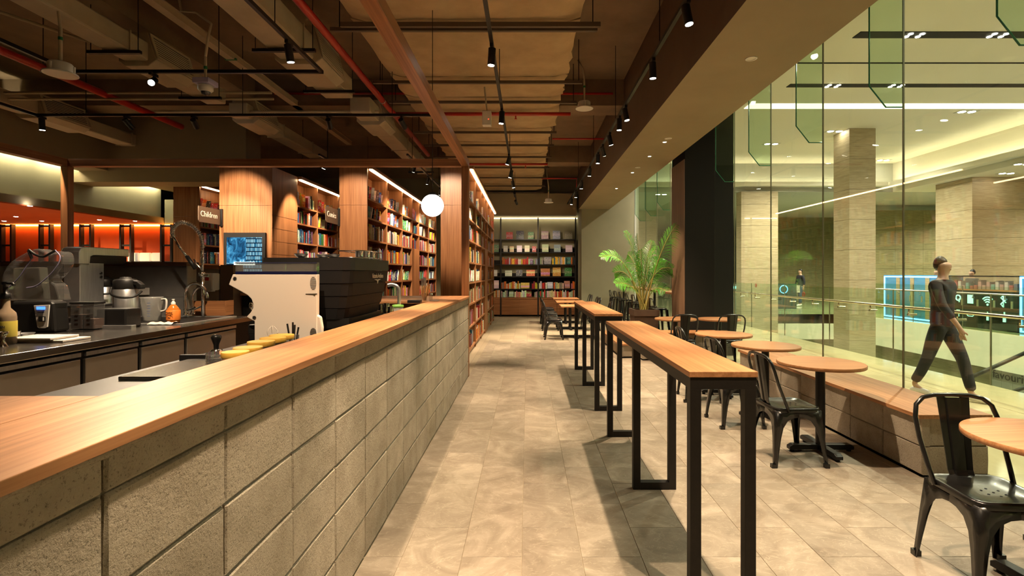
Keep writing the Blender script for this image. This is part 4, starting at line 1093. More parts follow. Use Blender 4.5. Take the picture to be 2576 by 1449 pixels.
hose = tapY(smooth(arcp), 4.85)
MB().tube(hose, .009, 8).build('hose', m_alu, pr)
b = MB(); hel = []; turns = 34; nn = turns*9
for i in range(nn+1):
    u = i/nn*(len(hose)-1); k = min(int(u), len(hose)-2); f = u-k; c_ = hose[k].lerp(hose[k+1], f); d = (hose[k+1]-hose[k]).normalized(); e1 = Vector((0,1,0)); e2 = d.cross(e1).normalized(); an = 2*math.pi*i/9
    hel.append(c_ + (e1*math.cos(an) + e2*math.sin(an))*.018)
b.tube(hel, .0035, 5).build('spring', m_chrome, pr)
MB().tube(tapY([(437,597),(452,622),(472,648)],4.85), .010, 8).build('lance', m_chrome, pr)
MB().tube(tapY([(470,645),(482,662),(492,676)],4.85), .019, 10).build('grip', m_black, pr)
MB().tube(tapY([(488,652),(493,664),(502,672),(508,680)],4.85), .008, 8).build('trigger', m_chrome, pr)
MB().lathe([(.02,-.02),(.028,-.01),(.028,.01),(.018,.02)], P(508,690,4.85), 14).build('collar', m_chrome, pr)
MB().cyl(P(508,694,4.85), P(525,694,4.85), .014, n=10).build('wall_bracket', m_chrome, pr)
def goose(name, label, pts, Y):
    t = thing(name, label, 'tap', tuple(P(*pts[0], Y)))
    MB().tube(tapY(smooth(pts), Y), .0125, 10).build('spout', m_chrome, t)
    p0 = P(*pts[0], Y); MB().lathe([(.028,-.0),(.028,.012),(.02,.02),(.02,.06)], p0, 14).build('base', m_chrome, t)
    MB().cyl(p0+Vector((.02,0,.045)), p0+Vector((.10,-.02,.075)), .008, n=8).build('lever', m_chrome, t)
goose('gooseneck_tap', 'front chrome gooseneck tap over the sink', [(467,793),(466,745),(468,730),(476,718),(490,713),(504,716),(515,727),(521,742),(522,750)], 4.75)
goose('gooseneck_tap', 'rear chrome gooseneck tap over the sink', [(484,790),(484,750),(486,738),(494,727),(504,723),(512,727),(516,740)], 4.88)
def on_counter(px, py): # point on steel counter top from pixel
    Y = .42*F/(py-VY); return P(px, py, Y)
# measuring jug
p = on_counter(382, 808); q = p.y/F
j = thing('measuring_jug', 'clear plastic measuring jug beside the detergent', 'jug', tuple(p))
MB().lathe([(.06,.002),(.066,.0),(.088,.205),(.091,.21),(.086,.208),(.064,.006),(.001,.006)], p, 24).build('body', mat('frosted_plastic', (.62,.62,.60), .45), j)
j.children[0].data.materials[0] = plastic('jug_plastic', (.80,.80,.78), 2.0, .22)
MB().tube(smooth([(p.x+.085,p.y,p.z+.19),(p.x+.12,p.y,p.z+.192),(p.x+.128,p.y,p.z+.16),(p.x+.118,p.y,p.z+.10),(p.x+.078,p.y,p.z+.085)]), .0085, 8).build('handle', m_white, j)
for k in range(6): MB().box(p.x+.02,p.x+.045,p.y-.082,p.y-.079,p.z+.05+.022*k,p.z+.052+.022*k).build('scale_mark', mat('blue_mark', (.03,.08,.3), .5), j)
# detergent bottle
p = on_counter(436, 812)
j = thing('detergent_bottle', 'clear bottle of orange detergent with white cap', 'bottle', tuple(p))
MB().lathe([(.044,.0),(.048,.01),(.05,.09),(.046,.115),(.026,.145),(.016,.155)], p, 20).build('bottle_body', mat('orange_liquid', (.55,.16,.02), .12, 0, .6), j)
MB().lathe([(.0515,.025),(.0525,.03),(.052,.105),(.050,.108)], p, 20).build('label_band', mat('orange_label', (.80,.22,.03), .5), j)
text('Neutral', .018, (p.x,p.y-.053,p.z+.09), (R(90),0,0), m_black, j, 'lettering', .0008); text('Detergent', .016, (p.x,p.y-.053,p.z+.072), (R(90),0,0), m_black, j, 'lettering', .0008); text('N', .024, (p.x,p.y-.053,p.z+.045), (R(90),0,0), m_black, j, 'lettering', .0008)
MB().lathe([(.017,.155),(.017,.172),(.010,.176),(.010,.192),(.013,.196),(.011,.2)], p, 14).build('cap', m_white, j)
# cloth
p = on_counter(385, 818); b = MB(); vs = []; n = 12; rr = random.Random(4)
for jj in range(6):
    for i in range(n): vs.append((p.x-.05+.20*i/(n-1), p.y+.02*jj+rr.uniform(-.005,.005), SZc+.004+.02*abs(math.sin(i*.9+jj*.5))*(1 if 0 < jj < 5 else .2)))
b._add(vs, [[jj*n+i, jj*n+i+1, (jj+1)*n+i+1, (jj+1)*n+i] for jj in range(5) for i in range(n-1)], 0, True)
cl = b.build('cloth', mat('cloth', (.62,.56,.48), .9), o=tuple(p)); tag(cl, 'crumpled pale cloth on the steel counter edge', 'cloth')
# airpots
def airpot(label, px, py, rz=0):
    p = on_counter(px, py); t = thing('airpot', label, 'flask', tuple(p))
    MB().lathe([(.082,0),(.085,.012),(.085,.285),(.08,.29)], p, 28).build('flask_body', m_steel, t)
    MB().lathe([(.086,0),(.088,.004),(.086,.014)], p, 28).build('base_ring', m_black, t)
    MB().lathe([(.083,.288),(.086,.30),(.084,.355),(.074,.368),(.04,.375),(.037,.385),(.02,.388)], p, 28).build('lid', m_black, t)
    MB().prism([(p.x+.05,p.z+.365),(p.x+.11,p.z+.355),(p.x+.145,p.z+.325),(p.x+.148,p.z+.29),(p.x+.11,p.z+.288),(p.x+.10,p.z+.315),(p.x+.06,p.z+.325)], 'y', p.y-.026, p.y+.026).build('spout', m_black, t, bev=.008)
    MB().tube(smooth([(p.x-.07,p.y-.06,p.z+.30),(p.x-.03,p.y-.11,p.z+.25),(p.x+.06,p.y-.13,p.z+.225),(p.x+.13,p.y-.08,p.z+.23),(p.x+.14,p.y-.01,p.z+.27)]), .009, 8).build('carry_handle', m_black, t)
airpot('steel airpot flask with black pump lid, in front', 316, 815)
airpot('steel airpot flask half hidden behind the coffee brewer', 262, 797)
# coffee brewer
p = on_counter(212, 806); Yb = p.y
def bx(m, parent, name, px0, py0, px1, py1, Y0, Y1, bev=.004):
    a, c_ = P(px0, py0, Y0), P(px1, py1, Y0)
    return MB().box(min(a.x,c_.x), max(a.x,c_.x), Y0, Y1, min(a.z,c_.z), max(a.z,c_.z)).build(name, m, parent, bev=bev)
br = thing('coffee_brewer', 'tall stainless batch coffee brewer with overhanging head', 'coffee brewer', (p.x, Yb, SZc))
a0, a1 = P(160,660,Yb), P(262,806,Yb)
X1 = P(201,0,Yb).x
MB().box(a0.x, X1, Yb, Yb+.26, SZc+.01, a0.z).build('tower', m_steel, br, bev=.006)
zt = P(0,620,Yb).z; zb = P(0,664,Yb).z
MB().prism([(Yb-.02,zb),(Yb-.02,zt-.05),(Yb,zt-.015),(Yb+.04,zt),(Yb+.54,zt),(Yb+.55,zt-.01),(Yb+.55,zt-.075),(Yb+.13,zt-.075),(Yb+.10,zt-.09),(Yb+.09,zb)], 'x', a0.x-.01, X1+.012).build('head', m_steel, br, bev=.006)
MB().prism([(Yb+.10,zb+.01),(Yb+.11,zt-.09),(Yb+.14,zt-.077),(Yb+.53,zt-.077),(Yb+.53,zb+.015),(Yb+.50,zb+.005)], 'x', a0.x+.01, X1).build('brew_basket', m_black, br)
MB().box(a0.x-.03, X1+.09, Yb-.04, Yb+.40, SZc+.115, SZc+.13).build('drip_shelf', m_black, br)
MB().box(a0.x, X1, Yb, Yb+.26, SZc, SZc+.02).build('foot', m_black, br)
for k in range(2):
    MB().cyl((X1,Yb+.22,1.50-.035*k),(X1+.01,Yb+.22,1.50-.035*k), .011, n=14).build('button', m_black, br)
# blender with sound dome
p = on_counter(102, 836); Yd = p.y
bl = thing('blender', 'black counter blender base with display and clear sound dome', 'blender', (p.x, Yd, SZc))
bp = [(P(px,py,Yd).x, P(px,py,Yd).z) for px, py in ((40,836),(30,765),(38,758),(134,757),(138,764),(144,836))]
MB().prism(bp, 'y', Yd-.02, Yd+.11).build('base', m_black, bl, bev=.02)
pp = [(P(px,py,Yd).x, P(px,py,Yd).z) for px, py in ((94,768),(133,766),(128,822),(123,825),(107,825),(103,822))]
pn = MB().prism(pp, 'y', Yd-.028, Yd-.019).build('control_panel', m_white, bl, bev=.002)
def onf(px0,py0,px1,py1,m,name,y): 
    a, c_ = P(px0,py0,Yd), P(px1,py1,Yd); return MB().box(a.x,c_.x,y-.003,y,c_.z,a.z).build(name, m, pn, o=bl['_o'])
onf(102,771,123,778, emit('blue_lcd', (.05,.2,1), 2.5), 'display', Yd-.028)
onf(107,795,124,808, m_black, 'switch_plate', Yd-.028); onf(118,797,121,806, m_white, 'rocker', Yd-.031)
text('blender', .016, tuple(P(113,785,Yd)+Vector((0,-.03,0))), (R(90),0,0), m_black, pn, 'lettering', .0006).location = tuple(P(113,785,Yd)+Vector((0,-.03,0))-Vector(bl['_o']))
dome = []
dp_ = [(12,756),(4,720),(6,690),(25,660),(60,637),(88,626),(105,630),(125,640),(142,632),(155,640),(157,665),(140,690),(125,705),(140,720),(150,756)]
poly = [(P(px,py,Yd).x, P(px,py,Yd).z) for px, py in smooth(dp_, 4)]
MB().prism(poly, 'y', Yd-.0, Yd+.10).build('dome', m_clear, bl, bev=.03)
for pts in ([(75,628),(85,645),(72,668),(50,700),(25,724)], [(143,630),(155,648),(140,680),(100,716),(70,724)]):
    MB().tube([v+Vector((0,-.012,0)) for v in tapY(smooth(pts), Yd)], .004, 6).build('dome_rib', mat('violet_edge', (.30,.26,.40), .2), bl)
MB().tube([v+Vector((0,-.012,0)) for v in tapY(smooth([(76,628),(92,640),(112,646),(130,638),(144,630)]), Yd)], .008, 6).build('dome_handle', m_black, bl)
MB().tube([v+Vector((0,-.012,0)) for v in tapY([(76,630),(84,650)], Yd)], .009, 6).build('dome_hinge', m_black, bl)
jb = [(P(px,py,Yd).x, P(px,py,Yd).z) for px, py in ((26,756),(24,674),(92,672),(100,756))]
MB().prism(jb, 'y', Yd+.02, Yd+.09).build('jar', m_clear, bl, bev=.01)
# glass blender jars with coffee beans
for i, (px, w_) in enumerate(((192,34),(222,30))):
    p = on_counter(px, 830); r_ = w_/F*p.y/2
    t = thing('bean_jar', ('left','right')[i]+' square clear jar beside the black blender base', 'jar', tuple(p), 'square clear jars')
    MB().box(p.x-r_, p.x+r_, p.y, p.y+.10, SZc, SZc+.19).build('jar_body', m_clear, t, bev=.008)
    MB().box(p.x-r_+.006, p.x+r_-.006, p.y+.006, p.y+.094, SZc+.008, SZc+.11-.03*i).build('contents', mat('coffee_%d' % i, (.10,.04,.02), .7), t)
    MB().box(p.x-r_, p.x+r_, p.y-.002, p.y+.102, SZc+.19, SZc+.205).build('lid', m_black, t)
    for k in range(4): MB().box(p.x-.01, p.x+.015, p.y-.003, p.y-.001, SZc+.05+.03*k, SZc+.053+.03*k).build('scale_mark', m_black, t)
# black knock box / cup holder
t = thing('knock_box', 'black open knock box with steel base beside airpots', 'container', tuple(on_counter(280,824)))
Yk = on_counter(280,826).y
bx(m_black, t, 'box_body', 242, 826, 316, 777, Yk, Yk+.16, .01); bx(m_steel, t, 'base_plate', 250, 828, 330, 819, Yk-.03, Yk+.02, .002)
# syrup bottle
p = on_counter(14, 866)
t = thing('syrup_bottle', 'amber syrup bottle with yellow label and black pump', 'bottle', tuple(p))
MB().lathe([(.046,0),(.05,.006),(.05,.16),(.046,.185),(.022,.215),(.02,.27)], p, 22).build('bottle_body', mat('amber_glass', (.28,.20,.13), .15, 0, .7), t)
MB().lathe([(.0507,.045),(.0512,.047),(.0512,.135),(.0507,.138)], p, 22).build('label_band', mat('yellow_label', (.62,.50,.08), .5), t)
text('MONIN', .022, (p.x+.012,p.y-.053,p.z+.105), (R(90),0,0), m_black, t, 'lettering', .0008)
MB().lathe([(.024,.268),(.026,.272),(.026,.30),(.012,.305),(.012,.35),(.02,.352),(.02,.37)], p, 16).build('pump_head', m_black, t)
MB().tube([(p.x,p.y,p.z+.36),(p.x+.06,p.y-.02,p.z+.36),(p.x+.08,p.y-.03,p.z+.35)], .008, 8).build('pump_spout', m_black, t)
# scales / flat pads at front
Yp = on_counter(70, 862).y
for i, (a_, c_, z0, cm) in enumerate(((18,158,0,m_cream),(22,134,.016,m_white))):
    xa, xb = P(a_,0,Yp).x, P(c_,0,Yp).x
    o = MB().box(xa, xb, Yp-.02*i, Yp+.20-.02*i, SZc+z0, SZc+z0+.014).build('flat_scale', cm, o=(xa,Yp,SZc), bev=.003); tag(o, ('cream flat tray underneath the thin scale','thin grey scale lying on the cream tray')[i], 'scale')
p = on_counter(36, 858)
t = thing('steel_cup', 'small steel cup with spoon beside the scale', 'cup', tuple(p))
MB().lathe([(.025,0),(.03,.06),(.031,.062),(.028,.06),(.024,.004)], p, 18).build('cup_body', m_chrome, t); MB().lathe([(.004,.062),(.016,.07),(.018,.08),(.010,.09)], (p.x-.005,p.y,p.z), 14).build('spoon_bowl', m_chrome, t)
p = on_counter(60, 852)
o = MB().lathe([(.03,0),(.055,.035),(.056,.036),(.053,.035),(.03,.003),(.001,.003)], p, 22).build('steel_dish', m_steel, o=tuple(p)); tag(o, 'shallow steel dish behind the flat scale', 'dish')
p = on_counter(8, 872)
o = MB().lathe([(.022,0),(.006,.035),(.006,.045),(.026,.085),(.024,.085),(.004,.05)], p, 18).build('jigger', m_chrome, o=tuple(p)); tag(o, 'hourglass steel jigger at the left photo edge', 'jigger')
# socket plates
for i, (px, w_) in enumerate(((362,26),(240,14))):
    a, c_ = P(px-w_/2, 724, 5.1), P(px+w_/2, 742, 5.1)
    o = MB().box(a.x, c_.x, 5.095, 5.108, c_.z, a.z).build('socket_plate', m_white, o=(a.x,5.1,c_.z), bev=.003); tag(o, ('white power socket behind the measuring jug','white power socket behind the airpots')[i], 'socket')

# ---------------------------------------------------------- front bench equipment
YW = 2.92
we = thing('white_espresso_machine', 'white espresso machine with notched side panel and clear top tray', 'espresso machine', (-1.45, YW, 1.08))
sil = [(585,690),(575,716),(604,732),(622,742),(632,752),(637,765),(636,776),(630,786),(620,797),(629,803),(640,808),(640,860),(790,860),(797,855),(798,690)]
poly = [(P(x,y,YW).x, max(1.085, P(x,y,YW).z)) for x, y in sil]
MB().prism(poly, 'y', YW, YW+.035).build('side_panel', m_cream, we, bev=.004)
MB().prism([(min(x-.02, -1.38), z) for x, z in poly], 'y', YW+.40, YW+.43).build('side_panel', m_cream, we, bev=.004)
body = [(640,691),(640,860),(728,860),(730,691)]
MB().prism([(P(x,y,YW).x, max(1.085,P(x,y,YW).z)) for x, y in body], 'y', YW+.035, YW+.40).build('body', m_cream, we)
a, c_ = P(592,690,YW), P(797,660,YW)
MB().box(a.x, c_.x, YW+.0, YW+.035, a.z, a.z+.016).box(a.x, -1.40, YW+.035, YW+.44, a.z, a.z+.016).build('tray_base', mat('blue_black_tray', (.01,.012,.05), .2), we)
MB().box(a.x, c_.x, YW+.0, YW+.006, a.z+.016, c_.z).box(c_.x-.006, c_.x, YW, YW+.035, a.z+.016, c_.z).box(-1.41, -1.40, YW+.035, YW+.44, a.z+.016, c_.z).box(a.x, -1.40, YW+.434, YW+.44, a.z+.016, c_.z).box(a.x, a.x+.006, YW, YW+.44, a.z+.016, c_.z).build('cup_rail', m_clear, we)
MB().box(a.x, c_.x, YW-.003, YW+.003, c_.z-.006, c_.z).build('rail_edge', mat('tray_edge', (.03,.03,.06), .2), we)
for (x, y) in ((591,701),(640,799)):
    q_ = P(x,y,YW); MB().cyl((q_.x,YW-.002,q_.z),(q_.x,YW+.004,q_.z), .011, n=16).build('bolt_ring', m_alu, we); MB().cyl((q_.x,YW-.003,q_.z),(q_.x,YW-.0022,q_.z), .007, n=12).build('bolt_hole', m_blackm, we)
for cy_, hh, n0 in ((713,17,9),(838,13,6)):
    for k in range(10):
        y = cy_ - hh + 2*hh*(k+.5)/10; wd = 8*math.sqrt(max(0, 1-((y-cy_)/hh)**2))
        A, B = P(788-wd, y, YW), P(788+min(wd,8), y, YW); MB().box(A.x, B.x, YW-.0015, YW+.001, A.z-.0016, A.z+.0016).build('vent_slot', m_blackm, we)
A = P(769,740.5,YW); MB().prism([(A.x,A.z+.004),(A.x,A.z),(A.x+.045,A.z-.003),(A.x+.05,A.z-.012),(A.x+.056,A.z-.002),(A.x+.066,A.z+.002),(A.x+.066,A.z+.005)], 'y', YW-.003, YW).build('wing_badge', m_chrome, we)
for (x, y) in ((622,775),(612,770)):
    q_ = P(x,y,YW); MB().lathe([(.006,-.03),(.018,-.015),(.02,0),(.014,.014),(.004,.018)], (q_.x, YW+.10, q_.z), 14).build('steam_knob', m_chrome, we)
q_ = P(632,820,YW); MB().box(q_.x-.05, q_.x+.03, YW+.05, YW+.38, 1.14, 1.20).build('drip_tray', m_black, we, bev=.01)
MB().tube([(q_.x-.0,YW+.08,1.30),(q_.x-.01,YW+.08,1.22),(q_.x-.005,YW+.08,1.16)], .012, 8).build('portafilter_spout', m_chrome, we)
q2 = P(800,830,YW); MB().prism([(q2.x-.02,1.09),(q2.x+.022,1.09),(q2.x+.024,1.19),(q2.x+.014,1.25),(q2.x-.02,1.27)], 'y', YW+.004, YW+.03).build('rear_cover', m_cream, we, bev=.008)
# big black espresso machine
be = thing('black_espresso_machine', 'large black espresso machine with banded tapering back and script badge', 'espresso machine', (-1.45, 3.9, 1.08))
bands = [(1.603,1.520,0,.0),(1.517,1.432,.006,.012),(1.429,1.345,.020,.03),(1.342,1.262,.036,.05),(1.259,1.185,.055,.075)]
for i, (zt, zb, in0, in1) in enumerate(bands):
    x0, x1, y0, y1 = -1.76, -1.17, 3.41, 4.37
    vs = []
    for z, n in ((zt,in0),(zb,in1)):
        c_ = .06; X0, X1, Y0, Y1 = x0+n*.3, x1-n, y0+n, y1-n
        vs += [(X0,Y0,z),(X1-c_,Y0,z),(X1-.015,Y0+.02,z),(X1,Y0+c_,z),(X1,Y1-c_,z),(X1-.015,Y1-.02,z),(X1-c_,Y1,z),(X0,Y1,z)]
    MB()._add(vs, [[k,(k+1)%8,8+(k+1)%8,8+k] for k in range(8)] + [list(range(8)), list(range(8,16))]).build('body_band', m_blackm if i else mat('black_lid', (.014,.012,.011), .42), be)
MB().box(-1.74,-1.22,3.50,4.28,1.12,1.19).build('underside', m_black, be)
for x in (-1.68,-1.28):
    for y in (3.55,4.23): MB().cyl((x,y,1.08),(x,y,1.13), .025, n=14).build('foot', m_chrome, be)
text('Victoria Arduino', .052, (-1.1745,4.02,1.478), (R(90),R(0),R(90)), mat('badge_white', (.75,.72,.66), .4), be, 'script_badge', .001, font_sp=.85)
A = Vector((-1.176, 4.02, 1.446))
MB().prism([(A.y-.09,A.z+.006),(A.y-.02,A.z-.004),(A.y,A.z-.028),(A.y+.02,A.z-.004),(A.y+.09,A.z+.006),(A.y+.015,A.z+.006),(A.y,A.z+.0),(A.y-.015,A.z+.006)], 'x', A.x-.002, A.x+.001).build('wing_badge', mat('badge_white2', (.75,.72,.66), .4), be)
# things on top of it
for i, (x, y) in enumerate(((-1.60,3.62),(-1.52,3.80),(-1.42,3.75))):
    b = MB(); b.lathe([(.012,.0),(.036,.012),(.046,.032),(.047,.034),(.042,.03),(.01,.006)], (x,y,1.604), 16)
    o = b.build('steel_cup_tray', m_chrome, o=(x,y,1.604)); tag(o, nth(i)+' small shiny steel dish on top of the black machine', 'dish', 'steel dishes on the machine')
rk = thing('wire_rack', 'chrome wire cup rack on top of the black machine', 'rack', (-1.28, 4.0, 1.604))
for z in (1.615,1.665): MB().tube([(-1.40,3.78,z),(-1.20,3.78,z),(-1.20,4.22,z),(-1.40,4.22,z)], .004, 5, True).build('rail_loop', m_chrome, rk)
for k in range(8): MB().cyl((-1.20,3.78+.063*k,1.604),(-1.20,3.78+.063*k,1.667), .003, n=5).build('wire', m_chrome, rk)
for k in range(4):
    x, y = -1.29+.03*(k%2), 3.93+.075*k
    o = MB().lathe([(.028,0),(.030,.07),(.031,.072),(.028,.07),(.026,.004)], (x,y,1.604), 16).build('steel_tumbler', m_chrome, o=(x,y,1.604)); tag(o, nth(k)+' steel tumbler from the camera inside the wire rack', 'tumbler', 'tumblers in the rack')
# lidded jars
m_bam = wood('bamboo_lid', 'x', (.60,.30,.04), (.72,.42,.07), (.80,.52,.11), .45, 30)
for i, (px, py, hw) in enumerate(((592,884,32),(624,873,34),(657,858,32),(687,849,31),(709,842,29))):
    Yj = .325*F/(py-VY); c_ = P(px, py, Yj); r_ = hw/F*Yj
    t = thing('lidded_jar', nth(i)+' glass jar with bamboo lid along the oak ledge', 'jar', (c_.x, Yj, 1.08), 'bamboo lidded jars')
    MB().lathe([(r_*.88,0),(r_*.92,.005),(r_*.92,.075)], (c_.x,Yj,1.08), 26).build('glass_body', m_clear, t)
    MB().lathe([(r_*.84,.006),(r_*.84,.045)], (c_.x,Yj,1.08), 22).build('contents', mat('jar_fill_%d' % i, ((.25,.12,.06),(.35,.18,.08),(.45,.30,.16),(.6,.5,.4),(.5,.35,.2))[i], .8), t)
    MB().lathe([(r_*.97,.072),(r_,.076),(r_,.092),(r_*.98,.095)], (c_.x,Yj,1.08), 30).build('bamboo_lid', m_bam, t)
# tamper
p = P(544, 886, .42*F/(886-VY))
t = thing('coffee_tamper', 'black-handled coffee tamper standing on the bench', 'tamper', tuple(p))
MB().lathe([(.029,0),(.029,.012),(.012,.018)], p, 20).build('steel_base', m_chrome, t); MB().lathe([(.012,.018),(.013,.04),(.022,.066),(.026,.078),(.022,.09),(.008,.094)], p, 20).build('handle', m_chair, t)
# steel plate, mat, tray
o = MB().box(-1.60,-1.16,2.0,2.42,1.081,1.095).build('steel_plate', m_worktop, o=(-1.4,2.2,1.081), bev=.003); tag(o, 'brushed steel plate lying on the barista bench', 'plate')
t = thing('tamping_mat', 'black rubber tamping mat with raised edge', 'mat', (-1.45,2.6,1.081))
MB().box(-1.66,-1.34,2.45,2.72,1.081,1.088).build('pad', m_blackm, t); MB().box(-1.66,-1.34,2.44,2.46,1.081,1.11).box(-1.36,-1.34,2.46,2.72,1.081,1.11).build('raised_edge', m_black, t)
p = P(552, 915, .415*F/(915-VY))
t = thing('plastic_lid_stack', 'stack of clear plastic cup lids by the jars', 'lids', (p.x, p.y, 1.085))
for k in range(4): MB().lathe([(.050,.004+.013*k),(.055,.002+.013*k),(.056,.006+.013*k),(.053,.013+.013*k)], (p.x,p.y,1.085), 22).build('lid', m_clear, t)
t = thing('pen_cup', 'group of black pens in a clear holder by the white machine', 'pens', (-1.31,2.82,1.08))
MB().lathe([(.03,0),(.033,.08)], (-1.30,2.84,1.08), 16).build('holder', m_clear, t)
for k in range(4): MB().cyl((-1.30+.01*math.cos(k*1.7),2.84+.01*math.sin(k*1.7),1.085),(-1.30+.03*math.cos(k*1.7),2.84+.03*math.sin(k*1.7),1.20+.01*k), .005, n=7).build('pen', m_black, t)
t = thing('bar_whisk', 'balloon wire whisk loops behind the bamboo lids', 'whisk', (-1.42,2.85,1.1))
for k in range(3):
    an = R(60*k); pts = smooth([(-1.42,2.85,1.12),(-1.42+.03*math.cos(an),2.85+.03*math.sin(an),1.17),(-1.42,2.85,1.205),(-1.42-.03*math.cos(an),2.85-.03*math.sin(an),1.17),(-1.42,2.85,1.12)])
    MB().tube(pts, .002, 5).build('wire_loop', m_cream, t)
# things on the far end of the counter
def on_top(px, py): Y = .328*F/(py-VY); return P(px, py, Y)
p = on_top(1067, 756)
t = thing('stirrer_jar', 'jar bursting with wooden stirrers and paper straws', 'jar', tuple(p))
MB().lathe([(.03,0),(.032,.09)], p, 18).build('glass', m_clear, t)
rr = random.Random(5)
m_stir = mat('birch', (.72,.40,.14), .6)
for k in range(22):
    an = rr.uniform(0,6.28); r_ = rr.uniform(.01,.026); q_ = Vector((math.cos(an)*r_, math.sin(an)*r_, .004)); e = Vector((math.cos(an)*r_*2.6, math.sin(an)*r_*2.6, .175+rr.uniform(-.012,.012)))
    MB().cyl(p+q_*.6, p+e, .004, n=4, sm=False).build('stirrer', m_stir, t)
p = on_top(1065, 752)
t = thing('straw_jar', 'jar of white wrapped straws behind the wooden stirrers', 'jar', tuple(p))
MB().lathe([(.03,0),(.032,.10)], p, 18).build('glass', m_clear, t)
for k in range(16):
    an = rr.uniform(0,6.28); r_ = rr.uniform(.005,.024); MB().cyl(p+Vector((math.cos(an)*r_*.5,math.sin(an)*r_*.5,.004)), p+Vector((math.cos(an)*r_*1.5,math.sin(an)*r_*1.5,.26+rr.uniform(-.02,.02))), .004, n=5).build('straw', m_white, t)
p = on_top(1084, 754)
t = thing('salt_shaker', 'small clear shaker with steel lid beside the stirrers', 'shaker', tuple(p)); MB().lathe([(.022,0),(.022,.06)], p, 14).build('glass', m_clear, t); MB().lathe([(.023,.06),(.023,.075),(.01,.085)], p, 14).build('lid', m_chrome, t)
p = on_top(1092, 757); o = MB().lathe([(.05,.0),(.06,.006),(.058,.007),(.04,.003)], p, 22).build('saucer', m_steel, o=tuple(p)); tag(o, 'small steel saucer near the counter end', 'saucer')
p = on_top(1043, 762); o = MB().box(p.x-.07,p.x+.07,p.y-.05,p.y+.05,1.172,1.205).build('black_box', m_black, o=(p.x,p.y,1.172), bev=.004); tag(o, 'flat black box on the counter near the stirrers', 'box')
p = on_top(1017, 774); t = thing('green_lid_tub', 'small white tub with green lid on the counter', 'tub', (p.x-.06, p.y, 1.172)); q_ = (p.x-.06,p.y,1.08)
MB().lathe([(.045,0),(.05,.10)], q_, 20).build('tub_body', m_white, t); MB().lathe([(.053,.098),(.053,.118),(.03,.122)], q_, 20).build('lid', mat('green_lid', (.12,.30,.03), .5), t)
t = thing('hook_tap', 'brushed steel hook-shaped water tap beside black machine', 'tap', tuple(P(1004,790,5.2)))
MB().tube([P(x,y,4.95) for x, y in smooth([(1004,800),(1004,740),(1002,725),(995,718),(985,716),(976,718)])], .017, 10).build('spout', m_steel, t)
for i, (px, py, h) in enumerate(((966,792,.09),(980,786,.10),(990,780,.07))):
    p = P(px, py, 4.6); q_ = (p.x-.03, 4.6, 1.08)
    o = MB().lathe([(.03,0),(.036,.02),(.036,h),(.030,h+.02),(.028,h+.05)], q_, 18).build('steel_pitcher', m_chrome, o=q_); tag(o, nth(i)+' small steel milk pitcher behind the black machine', 'pitcher', 'steel milk pitchers')
# ============================================================ MALL BEYOND THE GLASS
m_mfl = noisy('polished_limestone', (.50,.44,.25), (.60,.53,.32), 1.2, .10, 5, spec=.5, stretch=(3,1,1), objrand=.08)
m_mwh = noisy('mall_white', (.74,.70,.57), (.78,.74,.61), .6, .7, 2)
m_mgr = noisy('mall_grey', (.42,.42,.36), (.46,.46,.40), .6, .7, 2)
def travertine(name, c0, c1, c2):
    m, nt, N, L, b = _new(name)
    n = noise(N, L, coords(N, L, (1.2,1.2,22)), 2.2, 7, .65, .6)
    r = ramp(N, [(.3,c0),(.5,c1),(.68,c2)]); L.new(n, r.inputs[0]); L.new(r.outputs[0], b.inputs['Base Color']); b.inputs['Roughness'].default_value = .5
    bump(N, L, b, n, .1, .01); return m
m_trav = travertine('travertine', (.30,.23,.13), (.43,.345,.215), (.52,.43,.29))
m_travd = travertine('olive_travertine', (.17,.15,.07), (.28,.25,.13), (.36,.33,.18))
CZ = 5.46
mf = struct(MB().box(3.41, 6.2, -2, 18.8, -.35, -.004).build('floor', m_mfl))
for i in range(3):
    for j in range(18):
        y0 = .4 + 1.02*j
        o = bpy.data.objects.new('floor_slab', bpy.data.meshes.get('floor_slab_mesh') or MB().cham(-.457,.457,-.507,.507,-.02,0,.002).mesh('floor_slab_mesh', m_mfl)); col.objects.link(o)
        o.parent = mf; o.location = (3.90+.925*i, y0+.51, 0)
struct(MB().box(3.41, 32, 18.8, 42, -.35, 0).build('floor', noisy('far_green_floor', (.20,.24,.12), (.30,.33,.18), .8, .12, 3)))
struct(MB().box(11.8, 32, -2, 18.8, -.35, 0).build('floor', m_mfl))
struct(MB().box(3.41, 32, -2, 42, -4.7, -4.5).build('floor', m_mgr))
fa = struct(MB().box(11.78, 11.95, -2, 18.8, -.93, -.01).build('trim_12', m_mwh))
struct(MB().box(6.2, 11.78, 18.8, 18.95, -.93, -.01).build('trim_13', m_mwh))
struct(MB().box(6.05, 6.2, -2, 18.8, -.6, -.352).build('trim_14', m_mwh))
struct(MB().box(12.2, 12.4, -2, 19, -4.5, -.93).build('wall_right', m_travd))
struct(MB().box(6.0, 12.2, 19.1, 19.3, -4.5, -.93).build('wall_back', m_travd))
struct(MB().box(3.41, 32, -2, 18.5, CZ, CZ+.2).build('ceiling', m_mwh))
struct(MB().box(3.41, 32, 18.5, 42, 4.43, CZ+.2).build('ceiling', m_mgr))
struct(MB().box(13.2, 32, -2, 18.5, 4.43, CZ).build('trim_15', m_mwh))
struct(MB().box(3.41, 32, 40, 40.2, 0, 4.43).build('wall_back', m_travd))
struct(MB().box(30, 30.2, -2, 40, 0, CZ).build('wall_right', m_travd))
struct(MB().box(3.41, 30, -2.2, -2, -4.5, CZ).build('wall_front', m_travd))
struct(MB().box(3.47, 3.6, 16.6, 26, 0, 4.43).build('wall_left', m_mgr))
